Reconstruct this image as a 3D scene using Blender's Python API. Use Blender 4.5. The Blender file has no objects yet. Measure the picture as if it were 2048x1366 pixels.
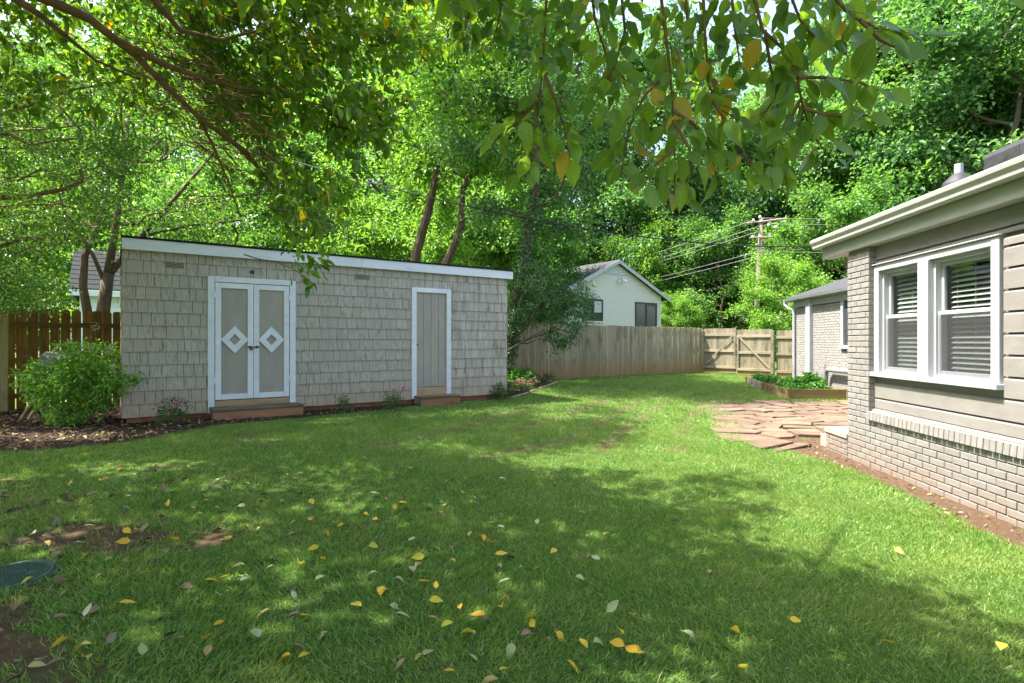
import bpy, math, random
import numpy as np
from mathutils import Vector, Matrix

SC = bpy.context.scene
COL = SC.collection
random.seed(7)
RNG = np.random.default_rng(11)
R = math.radians

# ------------------------------------------------------------ camera, sky, sun, exposure
CAM_Z = 1.4
FPX = 1123.0                      # focal length in photo pixels (2048 wide)
cam_d = bpy.data.cameras.new('camera')
cam_d.sensor_width = 36.0
cam_d.lens = FPX / 2048 * 36.0
cam_d.clip_end = 2000
cam = bpy.data.objects.new('camera', cam_d)
COL.objects.link(cam)
cam.location = (0, 0, CAM_Z)
cam.rotation_euler = (R(90), 0, 0)
SC.camera = cam

SUN_EL = R(62)
SUN_H = np.array([-0.995, 0.10])           # horizontal direction towards the sun
SUN_H = SUN_H / np.linalg.norm(SUN_H)
TO_SUN = np.array([SUN_H[0] * math.cos(SUN_EL), SUN_H[1] * math.cos(SUN_EL), math.sin(SUN_EL)])
world = bpy.data.worlds.new('World')
SC.world = world
world.use_nodes = True
wn = world.node_tree
bg = wn.nodes['Background']
sky = wn.nodes.new('ShaderNodeTexSky')
sky.sky_type = 'NISHITA'
sky.sun_disc = False
sky.sun_elevation = SUN_EL
sky.sun_rotation = math.atan2(SUN_H[0], SUN_H[1])
sky.air_density = 1.0
sky.dust_density = 4.0
sky.ozone_density = 0.6
wn.links.new(sky.outputs[0], bg.inputs[0])
bg.inputs[1].default_value = 0.15
sun_d = bpy.data.lights.new('sun', 'SUN')
sun_d.energy = 4.0
sun_d.angle = R(0.6)
sun_d.color = (1.0, 0.95, 0.86)
sun = bpy.data.objects.new('sun', sun_d)
COL.objects.link(sun)
sun.rotation_euler = Vector(TO_SUN).to_track_quat('Z', 'Y').to_euler()
SC.view_settings.view_transform = 'Standard'
SC.view_settings.look = 'None'
SC.view_settings.exposure = 2.1
SC.view_settings.gamma = 1.0
SC.cycles.use_denoising = True
SC.cycles.max_bounces = 8
SC.cycles.diffuse_bounces = 4
SC.cycles.glossy_bounces = 3
SC.cycles.transmission_bounces = 6
SC.cycles.transparent_max_bounces = 8
SC.cycles.sample_clamp_indirect = 6

# ------------------------------------------------------------ helpers
def ray(px, py, Y):
    """point at depth Y seen at photo pixel (px, py)"""
    return np.array([(px - 1024) / FPX * Y, Y, CAM_Z + (683 - py) / FPX * Y])

def ground_z(x, y):
    q = (np.asarray(x) - 4) * -0.8 + (np.asarray(y) - 6.8) * 0.45
    t = np.clip(q / 7.0, 0, 1)
    return 0.17 * t * t * (3 - 2 * t)

def gpix(px, py):
    """ground point under a photo pixel"""
    z = 0.0
    for _ in range(12):
        Y = (CAM_Z - z) * FPX / max(py - 683, 1)
        z = float(ground_z((px - 1024) / FPX * Y, Y))
    return np.array([(px - 1024) / FPX * Y, Y, z])

def vnoise(x, y, seed=0):
    x = np.asarray(x, float); y = np.asarray(y, float)
    xi = np.floor(x).astype(int); yi = np.floor(y).astype(int)
    fx = x - xi; fy = y - yi
    fx = fx * fx * (3 - 2 * fx); fy = fy * fy * (3 - 2 * fy)
    def h(a, b):
        n = (a * 374761393 + b * 668265263 + seed * 974711) & 0x7fffffff
        n = ((n ^ (n >> 13)) * 1274126177) & 0x7fffffff
        return ((n ^ (n >> 16)) & 0xffff) / 65535.0
    return (h(xi, yi) * (1 - fx) + h(xi + 1, yi) * fx) * (1 - fy) + (h(xi, yi + 1) * (1 - fx) + h(xi + 1, yi + 1) * fx) * fy

def fbm(x, y, seed=0):
    return 0.55 * vnoise(x, y, seed) + 0.3 * vnoise(x * 2.1, y * 2.1, seed + 1) + 0.15 * vnoise(x * 4.3, y * 4.3, seed + 2)

def inpoly(x, y, poly):
    x = np.asarray(x, float); y = np.asarray(y, float)
    r = np.zeros(x.shape, bool)
    n = len(poly)
    for i in range(n):
        x1, y1 = poly[i]; x2, y2 = poly[(i + 1) % n]
        c = ((y1 > y) != (y2 > y)) & (x < (x2 - x1) * (y - y1) / ((y2 - y1) + 1e-12) + x1)
        r ^= c
    return r

def np_mesh(name, V, F):
    """V (n,3); F list of (m,k) int arrays"""
    me = bpy.data.meshes.new(name)
    if not isinstance(F, (list, tuple)):
        F = [F]
    V = np.ascontiguousarray(V, np.float32)
    me.vertices.add(len(V))
    me.vertices.foreach_set('co', V.ravel())
    nl = sum(f.size for f in F); npoly = sum(len(f) for f in F)
    me.loops.add(nl)
    me.loops.foreach_set('vertex_index', np.concatenate([f.ravel() for f in F]).astype(np.int32))
    me.polygons.add(npoly)
    tot = np.concatenate([np.full(len(f), f.shape[1], np.int32) for f in F])
    st = np.concatenate([[0], np.cumsum(tot)[:-1]]).astype(np.int32)
    me.polygons.foreach_set('loop_start', st)
    me.update(calc_edges=True)
    me.validate()
    return me

def link(name, me, mat=None, parent=None, loc=None, smooth=False):
    o = bpy.data.objects.new(name, me)
    COL.objects.link(o)
    if mat is not None and me is not None and len(me.materials) == 0:
        me.materials.append(mat)
    if parent is not None:
        o.parent = parent
    if loc is not None:
        o.location = loc
    if smooth:
        me.polygons.foreach_set('use_smooth', [True] * len(me.polygons))
    return o

def tag(o, label=None, cat=None, group=None, kind=None):
    if label: o['label'] = label
    if cat: o['category'] = cat
    if group: o['group'] = group
    if kind: o['kind'] = kind
    return o

def empty(name, loc, rz=0.0):
    o = bpy.data.objects.new(name, None)
    COL.objects.link(o)
    o.empty_display_size = 0.2
    o.location = loc
    o.rotation_euler = (0, 0, rz)
    return o

class MB:
    def __init__(self):
        self.v = []; self.f = []
    def add(self, V, F):
        b = len(self.v)
        self.v += [tuple(map(float, p)) for p in V]
        self.f += [tuple(i + b for i in f) for f in F]
        return self
    def box(self, x0, x1, y0, y1, z0, z1):
        V = [(x0, y0, z0), (x1, y0, z0), (x1, y1, z0), (x0, y1, z0), (x0, y0, z1), (x1, y0, z1), (x1, y1, z1), (x0, y1, z1)]
        return self.add(V, [(0, 3, 2, 1), (4, 5, 6, 7), (0, 1, 5, 4), (1, 2, 6, 5), (2, 3, 7, 6), (3, 0, 4, 7)])
    def cbox(self, x0, x1, y0, y1, z0, z1, b=0.004):
        """box with chamfered edges"""
        xs = (x0, x0 + b, x1 - b, x1); ys = (y0, y0 + b, y1 - b, y1); zs = (z0, z0 + b, z1 - b, z1)
        V = []; idx = {}
        for i, x in enumerate((xs[0], xs[3])):
            for y in (ys[1], ys[2]):
                for z in (zs[1], zs[2]):
                    V.append((x, y, z))
        for i, y in enumerate((ys[0], ys[3])):
            for x in (xs[1], xs[2]):
                for z in (zs[1], zs[2]):
                    V.append((x, y, z))
        for i, z in enumerate((zs[0], zs[3])):
            for x in (xs[1], xs[2]):
                for y in (ys[1], ys[2]):
                    V.append((x, y, z))
        X = lambda i, j, k: i * 4 + j * 2 + k
        Y = lambda i, j, k: 8 + j * 4 + i * 2 + k
        Z = lambda i, j, k: 16 + k * 4 + i * 2 + j
        F = [(X(0,0,0), X(0,0,1), X(0,1,1), X(0,1,0)), (X(1,0,0), X(1,1,0), X(1,1,1), X(1,0,1)),
             (Y(0,0,0), Y(1,0,0), Y(1,0,1), Y(0,0,1)), (Y(0,1,0), Y(0,1,1), Y(1,1,1), Y(1,1,0)),
             (Z(0,0,0), Z(0,1,0), Z(1,1,0), Z(1,0,0)), (Z(0,0,1), Z(1,0,1), Z(1,1,1), Z(0,1,1))]
        for i in (0, 1):
            for j in (0, 1):
                q = (X(i,j,0), X(i,j,1), Y(i,j,1), Y(i,j,0)); F.append(q if (i ^ j) else q[::-1])
            for k in (0, 1):
                q = (X(i,0,k), X(i,1,k), Z(i,1,k), Z(i,0,k)); F.append(q[::-1] if (i ^ k) else q)
        for j in (0, 1):
            for k in (0, 1):
                q = (Y(0,j,k), Y(1,j,k), Z(1,j,k), Z(0,j,k)); F.append(q if (j ^ k) else q[::-1])
        for i in (0, 1):
            for j in (0, 1):
                for k in (0, 1):
                    q = (X(i,j,k), Y(i,j,k), Z(i,j,k)); F.append(q if (i + j + k) % 2 else q[::-1])
        return self.add(V, F)
    def prism(self, pts, axis_vec, closed=True):
        """extrude a 3-D polygon along axis_vec"""
        n = len(pts)
        P = [np.array(p, float) for p in pts]; a = np.array(axis_vec, float)
        V = P + [p + a for p in P]
        F = [tuple(range(n))[::-1], tuple(range(n, 2 * n))]
        F += [(i, (i + 1) % n, n + (i + 1) % n, n + i) for i in range(n)]
        return self.add(V, F)
    def tube(self, path, radii, n=8, cap=True):
        P = [np.array(p, float) for p in path]
        if not hasattr(radii, '__len__'): radii = [radii] * len(P)
        V = []; prev = None
        for i, p in enumerate(P):
            d = P[min(i + 1, len(P) - 1)] - P[max(i - 1, 0)]
            d = d / (np.linalg.norm(d) + 1e-9)
            if prev is None:
                a = np.array([0, 0, 1.0]) if abs(d[2]) < 0.9 else np.array([1.0, 0, 0])
            else:
                a = prev
            s = np.cross(d, a); s /= np.linalg.norm(s) + 1e-9
            t = np.cross(s, d); prev = t
            for k in range(n):
                an = 2 * math.pi * k / n
                V.append(p + radii[i] * (math.cos(an) * s + math.sin(an) * t))
        F = []
        for i in range(len(P) - 1):
            for k in range(n):
                F.append((i * n + k, i * n + (k + 1) % n, (i + 1) * n + (k + 1) % n, (i + 1) * n + k))
        if cap:
            F.append(tuple(range(n))[::-1]); F.append(tuple(range((len(P) - 1) * n, len(P) * n)))
        return self.add(V, F)
    def mesh(self, name):
        me = bpy.data.meshes.new(name)
        me.from_pydata(self.v, [], self.f)
        me.update()
        return me
    def build(self, name, mat, parent=None, smooth=False, loc=None):
        return link(name, self.mesh(name), mat, parent, loc, smooth)

# ------------------------------------------------------------ materials
def nt(name):
    m = bpy.data.materials.new(name); m.use_nodes = True
    t = m.node_tree
    b = t.nodes['Principled BSDF']
    return m, t, b

def N(t, kind, **kw):
    n = t.nodes.new(kind)
    for k, v in kw.items():
        setattr(n, k, v)
    return n

def noise(t, vec, scale, detail=4, rough=0.55):
    n = N(t, 'ShaderNodeTexNoise'); n.inputs['Scale'].default_value = scale
    n.inputs['Detail'].default_value = detail; n.inputs['Roughness'].default_value = rough
    if vec is not None: t.links.new(vec, n.inputs['Vector'])
    return n.outputs['Fac']

def ramp(t, fac, stops):
    n = N(t, 'ShaderNodeValToRGB')
    e = n.color_ramp.elements
    while len(e) < len(stops): e.new(0.5)
    for i, (p, c) in enumerate(stops):
        e[i].position = p; e[i].color = (c[0], c[1], c[2], 1) if hasattr(c, '__len__') else (c, c, c, 1)
    t.links.new(fac, n.inputs[0])
    return n.outputs[0]

def mixc(t, fac, a, b, mode='MIX'):
    n = N(t, 'ShaderNodeMix', data_type='RGBA', blend_type=mode)
    for s, v in ((0, fac), (6, a), (7, b)):
        if isinstance(v, (int, float)): n.inputs[s].default_value = v
        elif isinstance(v, (tuple, list)): n.inputs[s].default_value = (v[0], v[1], v[2], 1)
        else: t.links.new(v, n.inputs[s])
    return n.outputs[2]

def mathn(t, op, a, b=None, clamp=False):
    n = N(t, 'ShaderNodeMath', operation=op, use_clamp=clamp)
    for i, v in enumerate((a, b)):
        if v is None: continue
        if isinstance(v, (int, float)): n.inputs[i].default_value = v
        else: t.links.new(v, n.inputs[i])
    return n.outputs[0]

def mapping(t, scale, coord='Object', rand=True):
    tc = N(t, 'ShaderNodeTexCoord')
    mp = N(t, 'ShaderNodeMapping')
    mp.inputs['Scale'].default_value = scale
    t.links.new(tc.outputs[coord], mp.inputs['Vector'])
    if rand:
        oi = N(t, 'ShaderNodeObjectInfo')
        cx = N(t, 'ShaderNodeCombineXYZ')
        m1 = mathn(t, 'MULTIPLY', oi.outputs['Random'], 37.0)
        t.links.new(m1, cx.inputs[0]); t.links.new(m1, cx.inputs[2])
        t.links.new(cx.outputs[0], mp.inputs['Location'])
    return mp.outputs[0]

def bump(t, b, h, strength, dist=0.01):
    n = N(t, 'ShaderNodeBump'); n.inputs['Strength'].default_value = strength; n.inputs['Distance'].default_value = dist
    t.links.new(h, n.inputs['Height']); t.links.new(n.outputs[0], b.inputs['Normal'])

def simple(name, c1, c2, scale=(6, 6, 6), rough=0.7, bstr=0.3, spec=0.3, jit=0.12, det=5, metal=0, spots=None):
    """two-tone noise paint/stone/wood; jit = brightness difference between alike pieces"""
    m, t, b = nt(name)
    v = mapping(t, scale)
    f = noise(t, v, 1.0, det, 0.6)
    c = ramp(t, f, [(0.3, c1), (0.7, c2)])
    if jit:
        oi = N(t, 'ShaderNodeObjectInfo')
        k = mathn(t, 'ADD', mathn(t, 'MULTIPLY', oi.outputs['Random'], 2 * jit), 1 - jit)
        c = mixc(t, 1.0, c, k, 'MULTIPLY')
    if spots:
        f2 = noise(t, mapping(t, spots[0]), 1.0, 6, 0.7)
        c = mixc(t, ramp(t, f2, [(spots[1], 0.0), (spots[1] + 0.1, 1.0)]), c, spots[2])
    t.links.new(c, b.inputs['Base Color'])
    b.inputs['Roughness'].default_value = rough
    b.inputs['Specular IOR Level'].default_value = spec
    b.inputs['Metallic'].default_value = metal
    if bstr: bump(t, b, noise(t, mapping(t, tuple(3 * s for s in scale)), 1.0, 6, 0.65), bstr)
    return m

def wood(name, c1, c2, c3, axis=2, stain=None, rough=0.85, g=40):
    """weathered board, grain along axis; stain = (colour, z0, z1) clay splash near the ground"""
    m, t, b = nt(name)
    sc = [g, g, g]; sc[axis] = 1.6
    v = mapping(t, tuple(sc))
    f = noise(t, v, 1.0, 5, 0.65)
    c = ramp(t, f, [(0.25, c1), (0.5, c2), (0.78, c3)])
    sc2 = [3, 3, 3]; sc2[axis] = 1.2
    f2 = noise(t, mapping(t, tuple(sc2)), 1.0, 4, 0.6)
    c = mixc(t, ramp(t, f2, [(0.5, 0.0), (0.72, 0.65)]), c, tuple(0.35 * k for k in c1))
    oi = N(t, 'ShaderNodeObjectInfo')
    k = mathn(t, 'ADD', mathn(t, 'MULTIPLY', oi.outputs['Random'], 0.44), 0.78)
    c = mixc(t, 1.0, c, k, 'MULTIPLY')
    if stain:
        ge = N(t, 'ShaderNodeNewGeometry'); sx = N(t, 'ShaderNodeSeparateXYZ')
        t.links.new(ge.outputs['Position'], sx.inputs[0])
        mr = N(t, 'ShaderNodeMapRange'); mr.inputs[1].default_value = stain[2]; mr.inputs[2].default_value = stain[1]
        hz = mathn(t, 'ADD', sx.outputs[2], mathn(t, 'MULTIPLY', mathn(t, 'SUBTRACT', f2, 0.5), 0.5))
        t.links.new(hz, mr.inputs[0])
        c = mixc(t, mathn(t, 'MULTIPLY', mr.outputs[0], 0.85), c, stain[0])
    t.links.new(c, b.inputs['Base Color'])
    b.inputs['Roughness'].default_value = rough; b.inputs['Specular IOR Level'].default_value = 0.15
    bump(t, b, f, 0.45, 0.006)
    return m

def leafm(name, stops, trans=0.4, tcol=(1.5, 1.35, 0.5), rough=0.42, obj=False, spec=0.35, patch=None):
    m, t, b = nt(name)
    if obj: r = N(t, 'ShaderNodeObjectInfo').outputs['Random']
    else: r = N(t, 'ShaderNodeNewGeometry').outputs['Random Per Island']
    c = ramp(t, r, stops)
    if obj:
        tc = N(t, 'ShaderNodeTexCoord'); sx = N(t, 'ShaderNodeSeparateXYZ'); t.links.new(tc.outputs['Object'], sx.inputs[0])
        rib = mathn(t, 'LESS_THAN', mathn(t, 'ABSOLUTE', sx.outputs[0]), 0.0011)
        wv = mathn(t, 'FRACT', mathn(t, 'ADD', mathn(t, 'MULTIPLY', sx.outputs[1], 75.0), mathn(t, 'MULTIPLY', mathn(t, 'ABSOLUTE', sx.outputs[0]), -60.0)))
        rib = mathn(t, 'MAXIMUM', mathn(t, 'MULTIPLY', rib, 0.45), mathn(t, 'MULTIPLY', mathn(t, 'LESS_THAN', wv, 0.12), 0.14))
        c = mixc(t, rib, c, (0.40, 0.42, 0.16))
        sp = noise(t, mapping(t, (60, 60, 60)), 1.0, 4, 0.6)
        c = mixc(t, ramp(t, sp, [(0.60, 0.0), (0.78, 0.7)]), c, (0.17, 0.12, 0.04))
    if patch:
        pn = noise(t, N(t, 'ShaderNodeNewGeometry').outputs['Position'], patch[0], 4, 0.6)
        c = mixc(t, ramp(t, pn, [(0.46, 0.0), (0.72, patch[1])]), c, patch[2])
    t.links.new(c, b.inputs['Base Color'])
    b.inputs['Roughness'].default_value = rough; b.inputs['Specular IOR Level'].default_value = spec
    tr = N(t, 'ShaderNodeBsdfTranslucent')
    t.links.new(mixc(t, 1.0, c, tcol, 'MULTIPLY'), tr.inputs[0])
    mx = N(t, 'ShaderNodeMixShader'); mx.inputs[0].default_value = trans
    t.links.new(b.outputs[0], mx.inputs[1]); t.links.new(tr.outputs[0], mx.inputs[2])
    t.links.new(mx.outputs[0], t.nodes['Material Output'].inputs[0])
    return m

MAT = {}
MAT['felt'] = simple('dark_building_felt', (0.02, 0.018, 0.016), (0.04, 0.036, 0.032), (9, 9, 9), 0.95, 0.1, jit=0)
MAT['winpane'] = simple('dark_reflective_pane', (0.02, 0.025, 0.028), (0.03, 0.036, 0.04), (1, 1, 1), 0.04, 0, jit=0, spec=0.8)
MAT['white'] = simple('white_paint', (0.62, 0.635, 0.66), (0.73, 0.745, 0.77), (3, 3, 9), 0.55, 0.12, jit=0.04, spots=((14, 14, 5), 0.68, (0.42, 0.40, 0.37)))
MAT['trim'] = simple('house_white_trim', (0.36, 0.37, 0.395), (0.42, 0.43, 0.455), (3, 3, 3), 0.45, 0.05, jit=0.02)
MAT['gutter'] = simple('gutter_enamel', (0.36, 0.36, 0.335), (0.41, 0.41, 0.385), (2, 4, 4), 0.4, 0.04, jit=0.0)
MAT['greige'] = simple('greige_paint', (0.18, 0.17, 0.157), (0.225, 0.213, 0.197), (4, 4, 12), 0.6, 0.18, jit=0.05, spots=((40, 40, 40), 0.74, (0.24, 0.2, 0.17)))
MAT['brick_paint'] = simple('painted_brick', (0.18, 0.173, 0.163), (0.235, 0.225, 0.21), (9, 9, 9), 0.75, 0.35, jit=0.07, spots=((3, 3, 3), 0.64, (0.24, 0.20, 0.14)))
def splash(m):
    t = m.node_tree; b = t.nodes['Principled BSDF']
    src = b.inputs['Base Color'].links[0].from_socket
    ge = N(t, 'ShaderNodeNewGeometry'); sx = N(t, 'ShaderNodeSeparateXYZ'); t.links.new(ge.outputs['Position'], sx.inputs[0])
    nz = noise(t, ge.outputs['Position'], 5.0, 5, 0.65)
    mr = N(t, 'ShaderNodeMapRange'); mr.inputs[1].default_value = 0.42; mr.inputs[2].default_value = -0.05
    t.links.new(mathn(t, 'ADD', sx.outputs[2], mathn(t, 'MULTIPLY', mathn(t, 'SUBTRACT', nz, 0.5), 0.7)), mr.inputs[0])
    c = mixc(t, mathn(t, 'MULTIPLY', mr.outputs[0], 0.55), src, (0.21, 0.14, 0.095))
    ch = noise(t, ge.outputs['Position'], 38.0, 3, 0.5)
    c = mixc(t, ramp(t, ch, [(0.70, 0.0), (0.74, 0.75)]), c, (0.20, 0.12, 0.085))
    st = noise(t, mapping(t, (7, 7, 0.9), 'Object', False), 1.0, 4, 0.6)
    c = mixc(t, ramp(t, st, [(0.52, 0.0), (0.75, 0.35)]), c, (0.15, 0.14, 0.12))
    t.links.new(c, b.inputs['Base Color'])
MAT['wing_paint'] = simple('painted_wing_brick', (0.25, 0.24, 0.225), (0.33, 0.315, 0.295), (5, 5, 9), 0.8, 0.3, jit=0)
splash(MAT['brick_paint'])
MAT['mortar'] = simple('painted_mortar', (0.15, 0.14, 0.125), (0.21, 0.197, 0.178), (12, 12, 12), 0.9, 0.5, jit=0)
MAT['red_brick'] = simple('bare_red_brick', (0.24, 0.095, 0.05), (0.33, 0.14, 0.08), (9, 9, 9), 0.9, 0.4, jit=0.12)
MAT['concrete'] = simple('stoop_concrete', (0.30, 0.265, 0.20), (0.39, 0.345, 0.275), (6, 6, 6), 0.9, 0.3, jit=0)
MAT['flag'] = simple('flagstone', (0.105, 0.072, 0.050), (0.175, 0.122, 0.085), (3, 3, 6), 0.85, 0.5, jit=0.2, spots=((2.5, 2.5, 2.5), 0.6, (0.19, 0.15, 0.13)))
MAT['panel'] = simple('tan_plywood', (0.31, 0.278, 0.232), (0.38, 0.345, 0.29), (5, 5, 1.6), 0.8, 0.2, jit=0.03, spots=((26, 26, 26), 0.74, (0.12, 0.1, 0.08)))
MAT['bare_wood'] = wood('bare_tan_wood', (0.28, 0.18, 0.10), (0.40, 0.28, 0.16), (0.46, 0.34, 0.21), axis=0)
MAT['step_top'] = wood('mossy_step_board', (0.13, 0.10, 0.065), (0.20, 0.165, 0.11), (0.27, 0.23, 0.16), axis=0)
MAT['step_red'] = wood('red_clay_step_board', (0.25, 0.11, 0.06), (0.34, 0.165, 0.095), (0.40, 0.22, 0.13), axis=0)
MAT['picket'] = wood('weathered_picket', (0.19, 0.155, 0.09), (0.315, 0.26, 0.16), (0.41, 0.35, 0.23), axis=2, stain=((0.30, 0.165, 0.055), 0.1, 0.9))
MAT['gatewood'] = wood('gate_wood', (0.16, 0.135, 0.09), (0.25, 0.213, 0.145), (0.32, 0.28, 0.20), axis=2, stain=((0.36, 0.18, 0.07), 0.05, 0.5))
MAT['rail'] = wood('fence_rail_wood', (0.18, 0.155, 0.105), (0.275, 0.24, 0.165), (0.34, 0.30, 0.22), axis=0)
MAT['oldpicket'] = wood('brown_old_picket', (0.12, 0.068, 0.022), (0.25, 0.145, 0.045), (0.34, 0.21, 0.075), axis=2)
MAT['oldrail'] = wood('brown_old_rail', (0.10, 0.062, 0.025), (0.20, 0.12, 0.045), (0.28, 0.18, 0.075), axis=0)
MAT['timber'] = wood('planter_timber', (0.15, 0.10, 0.045), (0.23, 0.16, 0.075), (0.30, 0.22, 0.12), axis=0)
MAT['greytimber'] = wood('grey_planter_timber', (0.22, 0.19, 0.16), (0.32, 0.28, 0.24), (0.40, 0.36, 0.32), axis=0)
MAT['bark'] = simple('bark', (0.075, 0.052, 0.036), (0.17, 0.125, 0.09), (14, 14, 3), 0.95, 0.9, jit=0.1, spec=0.1)
MAT['limb'] = simple('smooth_brown_limb', (0.16, 0.09, 0.05), (0.28, 0.175, 0.10), (12, 12, 4), 0.85, 0.5, jit=0.05, spec=0.15)
MAT['twig'] = simple('brown_twig', (0.12, 0.07, 0.035), (0.22, 0.14, 0.08), (12, 12, 12), 0.9, 0.2, jit=0.05, spec=0.1)
MAT['roof'] = simple('grey_asphalt_shingle', (0.032, 0.034, 0.038), (0.07, 0.072, 0.078), (30, 30, 30), 0.95, 0.7, jit=0)
MAT['darkroof'] = simple('dark_roof_shingle', (0.007, 0.010, 0.011), (0.016, 0.021, 0.022), (20, 20, 20), 0.95, 0.7, jit=0)
MAT['black'] = simple('black_rubber', (0.02, 0.021, 0.023), (0.045, 0.046, 0.05), (8, 8, 8), 0.6, 0.2, jit=0)
MAT['steel'] = simple('galvanised_pipe', (0.30, 0.31, 0.33), (0.42, 0.43, 0.45), (6, 6, 6), 0.45, 0.1, jit=0, metal=0.6)
MAT['darksteel'] = simple('dark_latch_steel', (0.05, 0.045, 0.04), (0.10, 0.09, 0.08), (20, 20, 20), 0.5, 0.1, jit=0, metal=0.5)
MAT['tray'] = simple('grey_barrow_steel', (0.06, 0.065, 0.075), (0.10, 0.105, 0.115), (5, 5, 5), 0.5, 0.1, jit=0)
MAT['handle'] = wood('barrow_handle_wood', (0.30, 0.21, 0.11), (0.42, 0.31, 0.17), (0.5, 0.38, 0.22), axis=2)
MAT['lid'] = simple('green_valve_lid', (0.02, 0.055, 0.038), (0.04, 0.09, 0.062), (14, 14, 14), 0.6, 0.4, jit=0)
MAT['pole'] = wood('utility_pole_wood', (0.15, 0.11, 0.085), (0.22, 0.17, 0.135), (0.29, 0.23, 0.19), axis=2, g=14)
MAT['ceramic'] = simple('grey_insulator', (0.35, 0.35, 0.36), (0.45, 0.45, 0.46), (5, 5, 5), 0.3, 0, jit=0)
MAT['cable'] = simple('black_cable', (0.015, 0.015, 0.016), (0.03, 0.03, 0.03), (5, 5, 5), 0.6, 0, jit=0)
MAT['wire'] = simple('bare_wire', (0.30, 0.30, 0.30), (0.38, 0.38, 0.38), (5, 5, 5), 0.4, 0, jit=0)
MAT['siding_white'] = simple('white_clapboard', (0.62, 0.66, 0.67), (0.72, 0.75, 0.76), (2, 2, 8), 0.6, 0.1, jit=0)
MAT['frame_dark'] = simple('bronze_window_frame', (0.035, 0.04, 0.045), (0.055, 0.06, 0.065), (5, 5, 5), 0.4, 0, jit=0)
MAT['blind'] = simple('white_blind', (0.40, 0.42, 0.41), (0.46, 0.475, 0.465), (5, 5, 5), 0.5, 0, jit=0)
MAT['room'] = simple('dim_room', (0.30, 0.29, 0.27), (0.38, 0.36, 0.34), (2, 2, 2), 0.9, 0, jit=0)
MAT['pink'] = simple('pink_petal', (0.75, 0.10, 0.30), (0.85, 0.25, 0.42), (30, 30, 30), 0.6, 0, jit=0.15)
MAT['coral'] = leafm('coral_petal', [(0, (0.62, 0.16, 0.20)), (0.5, (0.70, 0.36, 0.36)), (1, (0.62, 0.26, 0.14))], 0.25, (1, 1, 1))

def shingle_mat():
    m, t, b = nt('weathered_grey_shingle')
    v = mapping(t, (26, 26, 2.2))
    f = noise(t, v, 1.0, 6, 0.65)
    c = ramp(t, f, [(0.2, (0.31, 0.272, 0.22)), (0.42, (0.41, 0.366, 0.305)), (0.78, (0.48, 0.432, 0.36))])
    oi = N(t, 'ShaderNodeObjectInfo')
    isl = N(t, 'ShaderNodeNewGeometry').outputs['Random Per Island']
    rnd = mathn(t, 'FRACT', mathn(t, 'ADD', mathn(t, 'MULTIPLY', oi.outputs['Random'], 3.7), isl))
    k = mathn(t, 'ADD', mathn(t, 'MULTIPLY', rnd, 0.2), 0.9)
    c = mixc(t, 1.0, c, k, 'MULTIPLY')
    f2 = noise(t, mapping(t, (9, 9, 1.4)), 1.0, 5, 0.7)
    dk = mathn(t, 'MULTIPLY', ramp(t, f2, [(0.48, 0.0), (0.66, 1.0)]), mathn(t, 'GREATER_THAN', rnd, 0.3))
    c = mixc(t, mathn(t, 'MULTIPLY', dk, 0.7), c, (0.115, 0.10, 0.082))
    ge = N(t, 'ShaderNodeNewGeometry'); sx = N(t, 'ShaderNodeSeparateXYZ'); t.links.new(ge.outputs['Position'], sx.inputs[0])
    mr = N(t, 'ShaderNodeMapRange'); mr.inputs[1].default_value = 0.75; mr.inputs[2].default_value = 0.28
    t.links.new(sx.outputs[2], mr.inputs[0])
    c = mixc(t, mathn(t, 'MULTIPLY', mr.outputs[0], 0.55), c, (0.42, 0.29, 0.17))
    f3 = noise(t, mapping(t, (70, 70, 70)), 1.0, 2, 0.5)
    c = mixc(t, ramp(t, f3, [(0.74, 0.0), (0.78, 0.8)]), c, (0.08, 0.06, 0.05))
    t.links.new(c, b.inputs['Base Color'])
    b.inputs['Roughness'].default_value = 0.88; b.inputs['Specular IOR Level'].default_value = 0.15
    bump(t, b, f, 0.5, 0.006)
    return m
MAT['shingle'] = shingle_mat()

def glass_mat():
    m, t, b = nt('window_glass')
    t.nodes.remove(b)
    tr = N(t, 'ShaderNodeBsdfTransparent'); tr.inputs[0].default_value = (0.75, 0.8, 0.78, 1)
    gl = N(t, 'ShaderNodeBsdfGlossy'); gl.inputs['Roughness'].default_value = 0.02
    fr = N(t, 'ShaderNodeLayerWeight'); fr.inputs[0].default_value = 0.5
    mx = N(t, 'ShaderNodeMixShader')
    t.links.new(mathn(t, 'ADD', mathn(t, 'MULTIPLY', mathn(t, 'POWER', fr.outputs['Facing'], 4.0), 0.6), 0.09, True), mx.inputs[0])
    t.links.new(tr.outputs[0], mx.inputs[1]); t.links.new(gl.outputs[0], mx.inputs[2])
    t.links.new(mx.outputs[0], t.nodes['Material Output'].inputs[0])
    return m
MAT['glass'] = glass_mat()
def screen_mat():
    m, t, b = nt('insect_screen')
    tr = N(t, 'ShaderNodeBsdfTransparent')
    b.inputs['Base Color'].default_value = (0.06, 0.06, 0.065, 1); b.inputs['Roughness'].default_value = 0.8
    mx = N(t, 'ShaderNodeMixShader'); mx.inputs[0].default_value = 0.42
    t.links.new(tr.outputs[0], mx.inputs[1]); t.links.new(b.outputs[0], mx.inputs[2])
    t.links.new(mx.outputs[0], t.nodes['Material Output'].inputs[0])
    return m
MAT['screen'] = screen_mat()

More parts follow.
